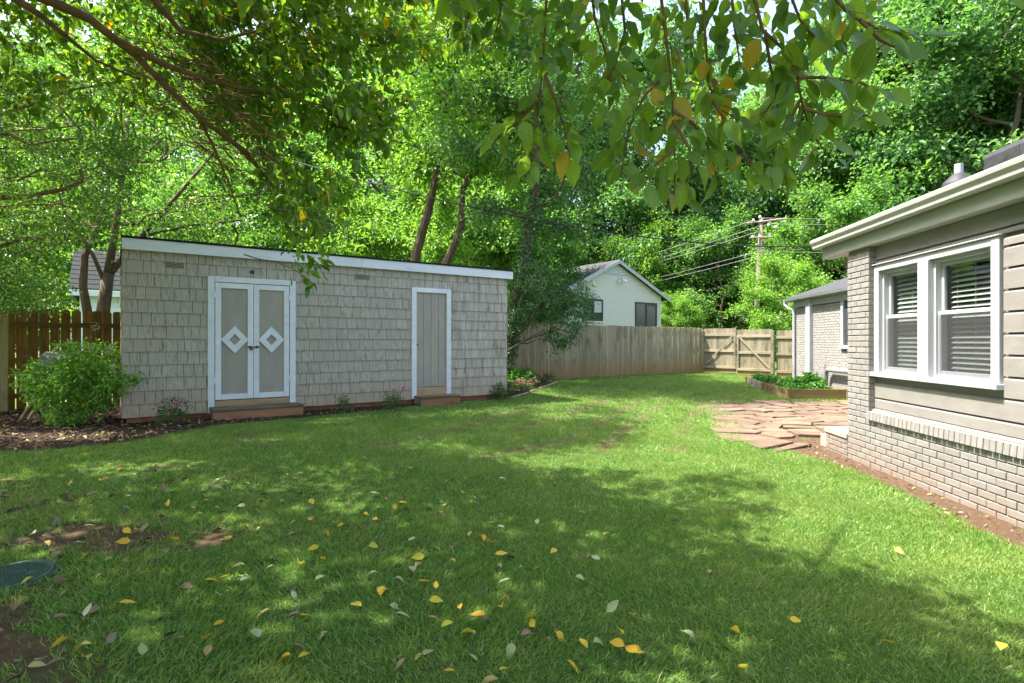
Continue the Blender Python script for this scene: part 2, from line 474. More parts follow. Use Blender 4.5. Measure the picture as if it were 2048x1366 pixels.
def farbrick_mat():
    m, t, b = nt('white_painted_brick_far')
    tc = N(t, 'ShaderNodeTexCoord')
    sx = N(t, 'ShaderNodeSeparateXYZ'); t.links.new(tc.outputs['Object'], sx.inputs[0])
    cx = N(t, 'ShaderNodeCombineXYZ')
    t.links.new(mathn(t, 'ADD', sx.outputs[0], sx.outputs[1]), cx.inputs[0]); t.links.new(sx.outputs[2], cx.inputs[1])
    br = N(t, 'ShaderNodeTexBrick')
    br.inputs['Scale'].default_value = 1.0
    br.inputs['Color1'].default_value = (0.64, 0.585, 0.52, 1); br.inputs['Color2'].default_value = (0.585, 0.535, 0.475, 1)
    br.inputs['Mortar'].default_value = (0.46, 0.46, 0.42, 1)
    br.inputs['Mortar Size'].default_value = 0.008; br.inputs['Brick Width'].default_value = 0.2; br.inputs['Row Height'].default_value = 0.068
    t.links.new(cx.outputs[0], br.inputs['Vector'])
    t.links.new(br.outputs[0], b.inputs['Base Color'])
    b.inputs['Roughness'].default_value = 0.8
    return m
MAT['farbrick'] = farbrick_mat()

G = lambda a, b_, c: (a, b_, c)
MAT['grass'] = leafm('lawn_grass', [(0, (0.07, 0.165, 0.03)), (0.45, (0.135, 0.265, 0.048)), (0.85, (0.215, 0.355, 0.07)), (0.95, (0.31, 0.41, 0.125)), (1, (0.48, 0.43, 0.25))], 0.4, (1.3, 1.3, 0.6), 0.45, spec=0.35, patch=(1.6, 0.5, (0.33, 0.38, 0.11)))
MAT['leaf_far'] = leafm('far_tree_leaf', [(0, (0.05, 0.135, 0.035)), (0.5, (0.11, 0.245, 0.058)), (1, (0.215, 0.375, 0.10))], 0.5, (1.3, 1.4, 0.55), 0.4)
MAT['leaf_far2'] = leafm('bluish_tree_leaf', [(0, (0.05, 0.13, 0.05)), (0.5, (0.105, 0.225, 0.08)), (1, (0.20, 0.35, 0.135))], 0.48, (1.25, 1.4, 0.6), 0.4)
MAT['leaf_lime'] = leafm('lime_tree_leaf', [(0, (0.075, 0.185, 0.03)), (0.5, (0.14, 0.29, 0.05)), (1, (0.25, 0.41, 0.085))], 0.52, (1.35, 1.38, 0.5), 0.42)
MAT['leaf_dark'] = leafm('dark_glossy_leaf', [(0, (0.03, 0.10, 0.03)), (0.5, (0.06, 0.165, 0.045)), (1, (0.12, 0.24, 0.065))], 0.35, (1.4, 1.4, 0.5), 0.3, spec=0.6)
MAT['leaf_privet'] = leafm('privet_leaf', [(0, (0.045, 0.125, 0.024)), (0.5, (0.09, 0.205, 0.036)), (0.93, (0.17, 0.30, 0.065)), (1, (0.42, 0.40, 0.25))], 0.48, (1.35, 1.4, 0.5), 0.35, spec=0.5)
MAT['leaf_over'] = leafm('overhanging_crown_leaf', [(0, (0.065, 0.155, 0.02)), (0.5, (0.125, 0.25, 0.032)), (0.965, (0.20, 0.335, 0.05)), (0.975, (0.46, 0.35, 0.03)), (1, (0.48, 0.32, 0.02))], 0.5, (1.5, 1.4, 0.45), 0.33, spec=0.5)
MAT['leaf_near'] = leafm('near_green_leaf', [(0, (0.09, 0.19, 0.024)), (0.5, (0.14, 0.265, 0.036)), (1, (0.205, 0.34, 0.055))], 0.5, (1.5, 1.4, 0.45), 0.33, obj=True, spec=0.5)
MAT['leaf_near_y'] = leafm('near_yellow_leaf', [(0, (0.45, 0.30, 0.02)), (0.6, (0.40, 0.34, 0.04)), (1, (0.22, 0.26, 0.04))], 0.4, (1.2, 1.1, 0.6), 0.45, obj=True)
MAT['leaf_near_b'] = leafm('near_brown_leaf', [(0, (0.16, 0.075, 0.03)), (1, (0.22, 0.12, 0.05))], 0.25, (1.2, 1.0, 0.7), 0.6, obj=True)
MAT['fallen_y'] = leafm('fallen_yellow_leaf', [(0, (0.58, 0.33, 0.015)), (0.5, (0.64, 0.45, 0.025)), (1, (0.50, 0.46, 0.05))], 0.2, (1.1, 1.0, 0.6), 0.5, obj=True)
MAT['fallen_p'] = leafm('fallen_pale_leaf', [(0, (0.36, 0.38, 0.19)), (0.5, (0.42, 0.44, 0.27)), (1, (0.31, 0.37, 0.15))], 0.2, (1.1, 1.1, 0.8), 0.6, obj=True)
MAT['fallen_b'] = leafm('fallen_brown_leaf', [(0, (0.20, 0.115, 0.055)), (0.5, (0.26, 0.17, 0.11)), (1, (0.22, 0.20, 0.18))], 0.15, (1.1, 1.0, 0.8), 0.7, obj=True)
MAT['nandina'] = leafm('nandina_leaf', [(0, (0.09, 0.24, 0.03)), (0.5, (0.17, 0.37, 0.055)), (1, (0.29, 0.50, 0.11))], 0.42, (1.4, 1.35, 0.5), 0.35, spec=0.45)
MAT['garden'] = leafm('garden_plant_leaf', [(0, (0.035, 0.14, 0.02)), (0.5, (0.06, 0.21, 0.03)), (1, (0.11, 0.28, 0.05))], 0.35, (1.4, 1.35, 0.5), 0.4)
MAT['rose_leaf'] = leafm('rose_leaf', [(0, (0.025, 0.08, 0.02)), (0.5, (0.045, 0.13, 0.035)), (1, (0.09, 0.18, 0.05))], 0.3, (1.3, 1.3, 0.5), 0.35)
MAT['litter'] = leafm('mixed_leaf_litter', [(0, (0.045, 0.027, 0.018)), (0.35, (0.10, 0.06, 0.035)), (0.6, (0.20, 0.13, 0.08)), (0.8, (0.30, 0.22, 0.13)), (0.9, (0.45, 0.34, 0.08)), (1, (0.34, 0.32, 0.20))], 0.1, (1, 1, 1), 0.75)
MAT['mulch'] = leafm('bark_mulch', [(0, (0.02, 0.013, 0.010)), (0.6, (0.055, 0.036, 0.026)), (1, (0.12, 0.085, 0.06))], 0.0, (1, 1, 1), 0.9)

def ground_mat():
    m, t, b = nt('yard_ground')
    v = mapping(t, (1, 1, 1), 'Object', False)
    f = noise(t, v, 14, 6, 0.65)
    soil = ramp(t, f, [(0.3, (0.06, 0.036, 0.022)), (0.7, (0.14, 0.09, 0.058))])
    turf = ramp(t, noise(t, v, 40, 5, 0.7), [(0.3, (0.05, 0.085, 0.022)), (0.7, (0.10, 0.16, 0.042))])
    clay = ramp(t, noise(t, v, 22, 6, 0.7), [(0.3, (0.06, 0.036, 0.023)), (0.55, (0.105, 0.066, 0.043)), (0.75, (0.17, 0.125, 0.088))])
    mul = ramp(t, noise(t, v, 45, 6, 0.7), [(0.3, (0.02, 0.013, 0.010)), (0.7, (0.075, 0.048, 0.032))])
    def attr(n):
        a = N(t, 'ShaderNodeAttribute'); a.attribute_name = n; return a.outputs['Fac']
    c = mixc(t, attr('bare'), turf, soil)
    c = mixc(t, attr('clay'), c, clay)
    c = mixc(t, attr('mulch'), c, mul)
    t.links.new(c, b.inputs['Base Color'])
    b.inputs['Roughness'].default_value = 0.95; b.inputs['Specular IOR Level'].default_value = 0.1
    bump(t, b, noise(t, v, 60, 6, 0.7), 0.8, 0.02)
    return m
MAT['ground'] = ground_mat()

# ------------------------------------------------------------ frames of reference
SHED_O = np.array([-5.737, 8.27, 0.28]); SHED_A = math.atan2(0.5771, 0.8166)
HOUSE_O = np.array([4.063, 6.8, 0.0]); HOUSE_A = math.atan2(-0.9959, -0.0905)
FEN_O = np.array([-0.14, 17.06, 0.17]); FEN_A = math.atan2(0.626, 0.78)
GATE_O = np.array([8.0, 23.6, 0.12]); GATE_A = math.atan2(-0.69, 0.724)
def to_local(x, y, O, A):
    dx = np.asarray(x) - O[0]; dy = np.asarray(y) - O[1]
    return dx * math.cos(A) + dy * math.sin(A), -dx * math.sin(A) + dy * math.cos(A)
def to_world(lx, ly, O, A):
    return O[0] + lx * math.cos(A) - ly * math.sin(A), O[1] + lx * math.sin(A) + ly * math.cos(A)

# ------------------------------------------------------------ ground
MULCH_POLY = [tuple(gpix(a, b)[:2]) for a, b in ((-260, 915), (0, 902), (200, 893), (330, 872), (430, 852), (600, 838), (830, 813), (930, 803), (1045, 792), (1112, 766))]
MULCH_POLY += [(0.9, 17.6), (-2, 15.5), (-9.5, 9.7), (-11, 8)]
PATIO_POLY = [(4.4, 12.5), (4.35, 11.4), (3.75, 9.2), (3.35, 8.1), (3.4, 7.45), (3.72, 7.12), (4.0, 7.4), (5.3, 7.3), (8.3, 7.6), (8.3, 12.6), (6.5, 12.7)]
RUTS = [[gpix(a, b)[:2] for a, b in c] for c in ([(1600, 776), (1420, 767), (1310, 788), (1230, 828), (1130, 880), (980, 915)], [(1500, 792), (1405, 803), (1375, 845), (1350, 900)], [(1230, 762), (1100, 800), (950, 850), (740, 895)], [(1360, 757), (1270, 775), (1180, 812), (1040, 860)], [(1480, 775), (1340, 800), (1260, 850), (1200, 905)])]
def rut(x, y):
    d = np.full(np.shape(x), 9.0)
    for c in RUTS:
        for p, q in zip(c[:-1], c[1:]):
            e = q - p; t_ = np.clip(((x - p[0]) * e[0] + (y - p[1]) * e[1]) / (e @ e), 0, 1)
            d = np.minimum(d, np.hypot(x - p[0] - t_ * e[0], y - p[1] - t_ * e[1]))
    return np.clip(1.25 - d / 0.17, 0, 1)
def masks(x, y):
    n1 = (fbm(x * 2.2, y * 2.2, 5) - 0.5) * 0.5
    mul = inpoly(x + n1 * 0.5, y + n1, MULCH_POLY)
    lx, ly = to_local(x, y, HOUSE_O, HOUSE_A)
    edge = -0.42 - 0.25 * (fbm(x * 1.7, y * 1.7, 9) - 0.5) - 0.12 * np.clip(-lx, -1, 1)
    clay = (ly > edge) & (ly < 3.5) & (lx > -0.75) & (lx < 9)
    pat = inpoly(x + n1 * 0.3, y + n1 * 0.3, PATIO_POLY)
    # worn turf under the trees at the front left
    b = fbm(x * 1.1 + 7, y * 1.6, 21) * 0.75 + fbm(x * 4, y * 5, 31) * 0.35
    near = np.clip((-0.2 - x) / 3.0, 0, 1) * 0.22 + np.clip((3.4 - y) / 1.6, 0, 1) * 0.10 - np.clip((y - 3.6) / 2.0, 0, 1) * 0.12 - np.clip((x + 0.5) / 2, 0, 1) * 0.3 - np.clip((-3.4 - x) / 1.5, 0, 1) * 0.14
    bare = np.maximum(np.clip((b + near - 0.74) / 0.12, 0, 1), rut(x, y) * 0.8 * np.clip(fbm(x * 2.5, y * 2.5, 71) * 2.2 - 0.35, 0, 1))
    return mul, clay, pat, bare
xs = np.concatenate([[-220, -120, -70, -45, -30, -20, -14], np.arange(-11, 10.01, 0.1), [12, 15, 20, 30, 45, 70, 120, 220]])
ys = np.concatenate([[-220, -120, -60, -30, -14, -6, -2], np.arange(0, 25.01, 0.1), [27, 30, 35, 45, 60, 90, 140, 250]])
XX, YY = np.meshgrid(xs, ys)
mul, cla, pat, bar = masks(XX, YY)
ZZ = ground_z(XX, YY) + (fbm(XX * 1.3, YY * 1.3, 3) - 0.5) * 0.03 * ((XX > -12) & (XX < 11) & (YY > -1) & (YY < 26)) + 0.02 * mul
nx, ny = len(xs), len(ys)
ii = np.arange(nx * ny).reshape(ny, nx)
gm = np_mesh('ground', np.stack([XX, YY, ZZ], -1).reshape(-1, 3), np.stack([ii[:-1, :-1], ii[:-1, 1:], ii[1:, 1:], ii[1:, :-1]], -1).reshape(-1, 4))
for nme, arr in (('mulch', mul.astype(float)), ('clay', np.maximum(cla, pat).astype(float)), ('bare', bar)):
    a = gm.attributes.new(nme, 'FLOAT', 'POINT')
    a.data.foreach_set('value', arr.ravel().astype(np.float32))
gm.polygons.foreach_set('use_smooth', [True] * len(gm.polygons))
tag(link('ground', gm, MAT['ground']), kind='structure')
def surf_z(x, y):
    return ground_z(x, y) + (fbm(np.asarray(x) * 1.3, np.asarray(y) * 1.3, 3) - 0.5) * 0.03

# ------------------------------------------------------------ flagstone patio
def clip(poly, p, n):
    out = []
    for i in range(len(poly)):
        a, b = poly[i], poly[(i + 1) % len(poly)]
        da = np.dot(a - p, n); db = np.dot(b - p, n)
        if da <= 0: out.append(a)
        if da * db < 0: out.append(a + (b - a) * da / (da - db))
    return out
patio = empty('flagstone_patio', (5.5, 9.8, 0.0)); patio['kind'] = 'structure'
sites = []
tries = 0
while len(sites) < 135 and tries < 12000:
    tries += 1
    p = np.array([random.uniform(3.3, 8.3), random.uniform(7.1, 12.6)])
    if not inpoly(p[0], p[1], PATIO_POLY): continue
    if all(np.hypot((p[0] - q[0]) * 0.8, p[1] - q[1]) > 0.33 for q in sites): sites.append(p)
sites.insert(0, np.array([3.78, 7.42]))
for i, s in enumerate(sites):
    poly = [s + np.array(d) * 0.5 for d in ((-1, -1), (1, -1), (1, 1), (-1, 1))]
    for j, q in enumerate(sites):
        if j == i: continue
        d = q - s; L = np.linalg.norm(d)
        if L > 1.6 or L < 1e-6: continue
        poly = clip(poly, s + d / 2 - d / L * random.uniform(0.008, 0.028), d / L)
        if len(poly) < 3: break
    if len(poly) < 3: continue
    lx, ly = to_local(np.array([p[0] for p in poly]), np.array([p[1] for p in poly]), HOUSE_O, HOUSE_A)
    if ((ly > -0.02) & (lx > -0.98)).any(): continue
    c = sum(poly) / len(poly)
    pts = []
    for k in range(len(poly)):                   # chipped, uneven edges
        a, b = poly[k], poly[(k + 1) % len(poly)]
        pts.append(a + (c - a) * random.uniform(0.03, 0.10))
        if np.linalg.norm(b - a) > 0.22:
            m_ = (a + b) / 2; pts.append(m_ + (c - m_) * random.uniform(-0.02, 0.10))
    h = random.uniform(0.025, 0.05); tilt = (random.uniform(-0.03, 0.03), random.uniform(-0.03, 0.03))
    n = len(pts)
    V = []
    for lvl, (ins, z) in enumerate(((0, -0.05), (0, h - 0.008), (0.05, h))):
        for p in pts:
            q = p + (c - p) * ins
            V.append((q[0] - 5.5, q[1] - 9.8, z + (tilt[0] * (q[0] - c[0]) + tilt[1] * (q[1] - c[1])) * (lvl > 0)))
    F = [(a * n + k, a * n + (k + 1) % n, (a + 1) * n + (k + 1) % n, (a + 1) * n + k) for a in (0, 1) for k in range(n)] + [tuple(range(2 * n, 3 * n))]
    MB().add(V, F).build('flagstone', MAT['flag'], patio)

# ------------------------------------------------------------ shed
shed = empty('garden_shed', SHED_O, SHED_A)
tag(shed, 'long flat-roofed shed clad in weathered grey shingles with white trimmed doors', 'shed')
SL, SD, SH = 6.88, 2.6, 2.49
MB().box(0.02, SL - 0.02, 0.02, SD, 0.06, SH).build('wall', MAT['felt'], shed)
MB().box(0.05, SL - 0.05, 0.035, SD - 0.05, -0.35, 0.058).build('foundation', MAT['red_brick'], shed)
MB().add([(-0.02, -0.10, 2.645), (SL + 0.12, -0.10, 2.645), (SL + 0.12, SD + 0.12, 2.50), (-0.02, SD + 0.12, 2.50),
          (-0.02, -0.10, 2.675), (SL + 0.12, -0.10, 2.675), (SL + 0.12, SD + 0.12, 2.53), (-0.02, SD + 0.12, 2.53)],
         [(0, 3, 2, 1), (4, 5, 6, 7), (0, 1, 5, 4), (1, 2, 6, 5), (2, 3, 7, 6), (3, 0, 4, 7)]).build('roof', MAT['darkroof'], shed)
fas = MB().cbox(-0.012, 3.6, -0.085, -0.05, 2.475, 2.643, 0.004).build('fascia', MAT['white'], shed)
MB().cbox(3.603, SL + 0.115, -0.085, -0.05, 2.475, 2.643, 0.004).build('fascia', MAT['white'], shed)
MB().box(0, SL + 0.1, -0.049, 0.03, 2.49, 2.63).build('roof_edge_board', MAT['panel'], shed)
# openings in local x, z
DD = (1.108, 2.444, -0.02, 2.16); SDR = (4.615, 5.48, 0.0, 2.175)
wedge = MB()
wedge.add([(0.0, -0.020, 0), (1, -0.020, 0), (1, 0.012, 0), (0, 0.012, 0), (0, -0.003, 1), (1, -0.003, 1), (1, 0.012, 1), (0, 0.012, 1)],
          [(0, 3, 2, 1), (4, 5, 6, 7), (0, 1, 5, 4), (1, 2, 6, 5), (2, 3, 7, 6), (3, 0, 4, 7)])
wedge_me = wedge.mesh('shingle'); wedge_me.materials.append(MAT['shingle'])
sh = []
rows = [-0.01] + [0.184 + 0.196 * k for k in range(12)]
for r_, zb in enumerate(rows):
    ht = (0.184 - zb if r_ == 0 else 0.196) + 0.02
    ht = min(ht, 2.488 - zb)
    x = 0.004 - random.uniform(0, 0.1)
    while x < SL:
        w = random.choice((0.10, 0.13, 0.15, 0.17, 0.19, 0.22)) + random.uniform(-0.015, 0.015)
        x0, x1 = max(x, 0.0), min(x + w - 0.006, SL)
        x += w
        segs = [(x0, x1)]
        for (a, b, z0, z1) in (DD, SDR):
            if zb + 0.09 < z1:
                segs = [s for (p, q) in segs for s in ((p, min(q, a)), (max(p, b), q)) if s[1] - s[0] > 0.015]
        for (p, q) in segs:
            if q - p > 0.015:
                sh.append((p, q, zb + random.uniform(-0.0025, 0.002), ht))
sh.sort(key=lambda s: s[0] - 0.0 * s[2])
for (p, q, z, h) in sh[:298]:
    o = link('shingle', wedge_me, None, shed, (p, -0.002 - random.uniform(0, 0.003), z))
    o.scale = (q - p, 1, h); o.rotation_euler = (0, random.uniform(-0.002, 0.002), 0)
mb = MB()
for (p, q, z, h) in sh[298:]:
    dy = random.uniform(0, 0.003)
    mb.add([(p, -0.022 - dy, z), (q, -0.022 - dy, z), (q, 0.010, z), (p, 0.010, z), (p, -0.005 - dy, z + h), (q, -0.005 - dy, z + h), (q, 0.010, z + h), (p, 0.010, z + h)],
           [(0, 3, 2, 1), (4, 5, 6, 7), (0, 1, 5, 4), (1, 2, 6, 5), (2, 3, 7, 6), (3, 0, 4, 7)])
tag(mb.build('shingle_courses', MAT['shingle'], shed), kind='stuff')
mb = MB()                                               # end wall shingles, seen edge-on
for zb in rows:
    y = 0.0
    while y < SD:
        w = random.uniform(0.1, 0.2); q = min(y + w - 0.004, SD); h = min(0.216, 2.488 - zb)
        mb.add([(-0.016, y, zb), (-0.016, q, zb), (0.02, q, zb), (0.02, y, zb), (-0.004, y, zb + h), (-0.004, q, zb + h), (0.02, q, zb + h), (0.02, y, zb + h)],
               [(0, 1, 2, 3), (7, 6, 5, 4), (0, 4, 5, 1), (1, 5, 6, 2), (2, 6, 7, 3), (3, 7, 4, 0)])
        y += w
tag(mb.build('end_wall_shingles', MAT['shingle'], shed), kind='stuff')
# vents and pipe hole
for a, b, z0, z1 in ((0.53, 0.79, 2.245, 2.345), (3.49, 3.78, 2.262, 2.345)):
    v = MB().box(a, b, -0.022, 0.0, z0, z1).build('vent', MAT['panel'], shed)
    for k in range(4):
        MB().box(a + 0.01, b - 0.01, -0.027, -0.0225, z0 + 0.012 + k * 0.022, z0 + 0.022 + k * 0.022).build('louvre', MAT['darksteel'], v)
MB().tube([(1.76, -0.028, 2.265), (1.76, 0.0, 2.265)], 0.032, 14).build('pipe_hole', MAT['black'], shed)
# double door
a, b, z0, z1 = DD
MB().cbox(a, a + 0.095, -0.045, 0.0, z0, z1, 0.004).build('door_casing', MAT['white'], shed)
MB().cbox(b - 0.095, b, -0.045, 0.0, z0 + 0.03, z1, 0.004).build('door_casing', MAT['white'], shed)
MB().cbox(a + 0.098, b - 0.098, -0.045, 0.0, z1 - 0.088, z1, 0.004).build('door_casing', MAT['white'], shed)
xm = (a + b) / 2
for (p, q, hs) in ((a + 0.105, xm - 0.003, -1), (xm + 0.003, b - 0.105, 1)):
    zt, zl = z1 - 0.098, 0.185
    d = MB().box(p, q, -0.022, 0.01, zl, zt).build('door', MAT['panel'], shed)
    w = 0.085
    for (x0, x1, y0, y1) in ((p, p + w, zl, zt), (q - w, q, zl, zt), (p + w + 0.001, q - w - 0.001, zl, zl + w), (p + w + 0.001, q - w - 0.001, zt - w, zt)):
        MB().cbox(x0, x1, -0.041, -0.0225, y0, y1, 0.003).build('stile', MAT['white'], d)
    cx, cz = (p + q) / 2 - hs * 0.004, 1.15
    ro, ri = 0.205, 0.085
    for k in range(4):                                   # four mitred pieces make the diamond
        c0, s0 = math.cos(k * math.pi / 2), math.sin(k * math.pi / 2); c1, s1 = math.cos((k + 1) * math.pi / 2), math.sin((k + 1) * math.pi / 2)
        e = 0.012
        pts = [(cx + ro * c0 * .99, -0.0425, cz + ro * s0 * 1.08), (cx + ro * c1 * .99, -0.0425, cz + ro * s1 * 1.08), (cx + ri * c1, -0.0425, cz + ri * s1 * 1.08), (cx + ri * c0, -0.0425, cz + ri * s0 * 1.08)]
        MB().prism(pts, (0, 0.0195, 0)).build('diamond_trim', MAT['white'], d)
    for zz in (0.45, 1.82):
        hx = a + 0.098 if hs < 0 else b - 0.098
        MB().box(hx - 0.02, hx + 0.025, -0.052, -0.0455, zz, zz + 0.10).build('hinge', MAT['white'], d)
lt = MB().tube([(xm - 0.10, -0.055, 1.03), (xm + 0.09, -0.055, 1.03)], 0.007, 8).build('latch', MAT['darksteel'], shed)
MB().box(xm - 0.075, xm - 0.03, -0.056, -0.0415, 1.012, 1.048).build('keeper', MAT['darksteel'], lt)
MB().box(xm + 0.03, xm + 0.07, -0.056, -0.0415, 1.012, 1.048).build('keeper', MAT['darksteel'], lt)
MB().box(xm - 0.055, xm - 0.02, -0.075, -0.058, 0.975, 1.02).build('padlock', MAT['darksteel'], lt)
MB().cbox(a + 0.098, b - 0.098, -0.03, 0.0, -0.05, 0.175, 0.004).build('door_sill', MAT['bare_wood'], shed)
# single door
a, b, z0, z1 = SDR
MB().cbox(a, a + 0.10, -0.05, 0.0, z0, z1, 0.004).build('door_casing', MAT['white'], shed)
MB().cbox(b - 0.10, b, -0.05, 0.0, z0 + 0.04, z1, 0.004).build('door_casing', MAT['white'], shed)
MB().cbox(a + 0.102, b - 0.102, -0.05, 0.0, z1 - 0.09, z1, 0.004).build('door_casing', MAT['white'], shed)
d = MB().box(a + 0.1, b - 0.1, 0.0, 0.012, 0.22, z1 - 0.09).build('plank_door', MAT['panel'], shed)
bw = (b - a - 0.2 - 0.03) / 4
for k in range(4):
    MB().cbox(a + 0.103 + k * (bw + 0.006), a + 0.103 + k * (bw + 0.006) + bw, -0.012, 0.0, 0.225, z1 - 0.095, 0.003).build('plank', MAT['panel'], d)
MB().tube([(a + 0.125, -0.05, 1.06), (a + 0.125, -0.0, 1.06)], 0.016, 10).build('knob', MAT['darksteel'], d)
MB().cbox(a + 0.102, b - 0.102, -0.04, 0.0, 0.06, 0.215, 0.004).build('door_sill', MAT['bare_wood'], shed)

def step(name, x0, x1, out, h, label, cat):
    wx, wy = to_world((x0 + x1) / 2, -0.03 - out / 2, SHED_O, SHED_A)
    s = empty(name, (wx, wy, float(ground_z(wx, wy)) - 0.02), SHED_A)
    tag(s, label, cat, 'wooden steps below the shed doors')
    w = (x1 - x0) / 2; o = out / 2
    MB().cbox(-w, w, -o - 0.02, o, h - 0.035, h, 0.005).build('tread', MAT['step_top'], s)
    MB().cbox(-w + 0.005, w - 0.005, -o, -o + 0.04, -0.05, h - 0.037, 0.004).build('riser', MAT['step_red'], s)
    for sx in (-1, 1):
        x = sx * (w - 0.025)
        MB().cbox(x - 0.02, x + 0.02, -o + 0.042, o, -0.05, h - 0.037, 0.004).build('side_board', MAT['step_top'], s)
step('wooden_step', 1.13, 2.47, 0.42, 0.21, 'wide wooden step with red clay stained front below the double door', 'step')
step('wooden_step', 4.66, 5.52, 0.32, 0.20, 'narrow wooden step below the single plank door', 'step')

# ------------------------------------------------------------ board fence
fence = empty('board_fence', FEN_O, FEN_A)
tag(fence, 'weathered picket board fence with clay stained foot running beside and beyond the shed', 'fence')
def picket_mesh(w, h, th):
    e = 0.028
    return MB().prism([(-w / 2, 0, 0), (w / 2, 0, 0), (w / 2, 0, h - e), (w / 2 - e, 0, h), (-w / 2 + e, 0, h), (-w / 2, 0, h - e)], (0, th, 0))
pk = picket_mesh(0.138, 1.86, 0.018).mesh('picket'); pk.materials.append(MAT['picket'])
x = -2.4
while x < 10.36:
    o = link('picket', pk, None, fence, (x, random.uniform(-0.004, 0.004), -0.06 + random.uniform(-0.012, 0.012)))
    o.rotation_euler = (0, random.uniform(-0.006, 0.006), random.uniform(-0.03, 0.03))
    o.scale.x = random.uniform(0.95, 1.02)
    x += 0.1465
for z in (0.25, 0.95, 1.6):
    MB().box(-2.5, 10.4, 0.03, 0.07, z, z + 0.09).build('rail', MAT['rail'], fence)
for k in range(6):
    MB().box(-2.4 + k * 2.5, -2.31 + k * 2.5, 0.075, 0.165, -0.3, 1.75).build('post', MAT['rail'], fence)
pk2 = picket_mesh(0.14, 1.84, 0.018).mesh('picket'); pk2.materials.append(MAT['oldpicket'])
old = empty('old_fence', (*to_world(-8.6, 0, FEN_O, FEN_A), 0.16), FEN_A)
tag(old, 'dark brown fence with rails and gaps between pickets behind the leafy bush', 'fence')
x = -3.0
while x < 2.6:
    o = link('picket', pk2, None, old, (x, 0.02, -0.02 + random.uniform(-0.01, 0.01)))
    o.rotation_euler = (0, random.uniform(-0.004, 0.004), 0)
    x += 0.157
for z in (0.22, 0.86, 1.5):
    MB().cbox(-3.05, 2.6, -0.025, 0.018, z, z + 0.09, 0.004).build('rail', MAT['oldrail'], old)
po = to_world(-11.35, -0.28, FEN_O, FEN_A)
post = empty('fence_post', (po[0], po[1], 0.28), FEN_A)
tag(post, 'thick pale green-stained timber post with boards at the end of the dark fence', 'post')
MAT['postw'] = wood('green_stained_post', (0.22, 0.20, 0.10), (0.33, 0.29, 0.15), (0.42, 0.37, 0.22), axis=2)
MB().cbox(-0.06, 0.06, -0.06, 0.06, -0.4, 1.80, 0.008).build('shaft', MAT['postw'], post)
MB().cbox(-0.085, 0.085, -0.075, 0.075, 1.803, 1.84, 0.008).build('cap', MAT['postw'], post)
for k in range(22):
    MB().cbox(-0.07 - 0.145 * (k + 1), -0.07 - 0.145 * k - 0.005, -0.05, -0.032, -0.2, 1.78, 0.004).build('board', MAT['postw'], post)

# ------------------------------------------------------------ gate
gate = empty('double_gate', GATE_O, GATE_A)
tag(gate, 'double wooden board gate with diagonal braces at the end of the lawn', 'gate')
gp = picket_mesh(0.135, 1.80, 0.018).mesh('picket'); gp.materials.append(MAT['gatewood'])
GW = 1.36
for leaf, (x0, x1, dz) in enumerate(((0.06, 0.06 + GW, 0.0), (0.09 + GW, 0.09 + 2 * GW, -0.06))):
    lf = MB().cbox(x0, x1, -0.04, -0.001, 1.50 + dz, 1.60 + dz, 0.004).build('gate_leaf', MAT['rail'], gate)
    MB().cbox(x0, x1, -0.04, -0.001, 0.85 + dz, 0.95 + dz, 0.004).build('rail', MAT['rail'], lf)
    MB().cbox(x0, x1, -0.04, -0.001, 0.18 + dz, 0.28 + dz, 0.004).build('rail', MAT['rail'], lf)
    mx = x1 - 0.09 if leaf == 0 else x0
    MB().cbox(mx, mx + 0.09, -0.043, -0.0, 0.282 + dz, 1.498 + dz, 0.004).build('stile', MAT['rail'], lf)
    br = MB()
    zb, zt = 0.29 + dz, 1.49 + dz
    xa, xb = (x0 + 0.02, x1 - 0.12) if leaf == 0 else (x1 - 0.02, x0 + 0.12)
    sg = 1 if xb > xa else -1
    br.prism([(xa, -0.052, zb), (xa + sg * 0.10, -0.052, zb), (xb + sg * 0.02, -0.052, zt), (xb - sg * 0.08, -0.052, zt)], (0, 0.008, 0))
    br.build('brace', MAT['rail'], lf)
    n = 10
    for k in range(n):
        o = link('picket', gp, None, lf, (x0 + 0.068 + k * GW / n, 0.003, 0.02 + dz + random.uniform(-0.008, 0.008)))
for xx, hh in ((0.0, 1.88), (0.12 + 2 * GW, 1.80)):
    MB().cbox(xx - 0.05, xx + 0.06, -0.10, 0.03, -0.4, hh - 0.1, 0.006).build('gate_post', MAT['picket'] if xx == 0 else MAT['rail'], gate)
MB().box(0.055 + GW, 0.085 + GW, -0.06, -0.044, 0.75, 1.2).build('drop_bolt', MAT['darksteel'], gate)
side = empty('side_fence', (*to_world(0.25 + 2 * GW, 0, GATE_O, GATE_A), 0.05), GATE_A)
tag(side, 'short rail and picket fence panel between the gate and the brick wing', 'fence')
for k in range(17):
    link('picket', gp, None, side, (0.07 + k * 0.142, 0.003, -0.02))
for z in (0.15, 0.82, 1.46):
    MB().cbox(0, 2.4, -0.04, -0.001, z, z + 0.09, 0.004).build('rail', MAT['rail'], side)

# ------------------------------------------------------------ brick house (x towards the camera, y into the house)
house = empty('brick_house', HOUSE_O, HOUSE_A)
tag(house, 'house with greige painted brick, lap siding, white gutter and a brick wing', 'house')
CO = 0.0677
bricks = []
def brick_me(L, D, H, mat, nm='brick'):
    me = MB().cbox(0, L, 0, D, 0, H, 0.004).mesh(nm); me.materials.append(mat); return me
BL = 0.194
b_full = brick_me(BL, 0.095, 0.0575, MAT['brick_paint']); b_half = brick_me(0.092, 0.095, 0.0575, MAT['brick_paint'])
b_deep = brick_me(BL, 0.095, 0.0575, MAT['red_brick'], 'bare_brick')
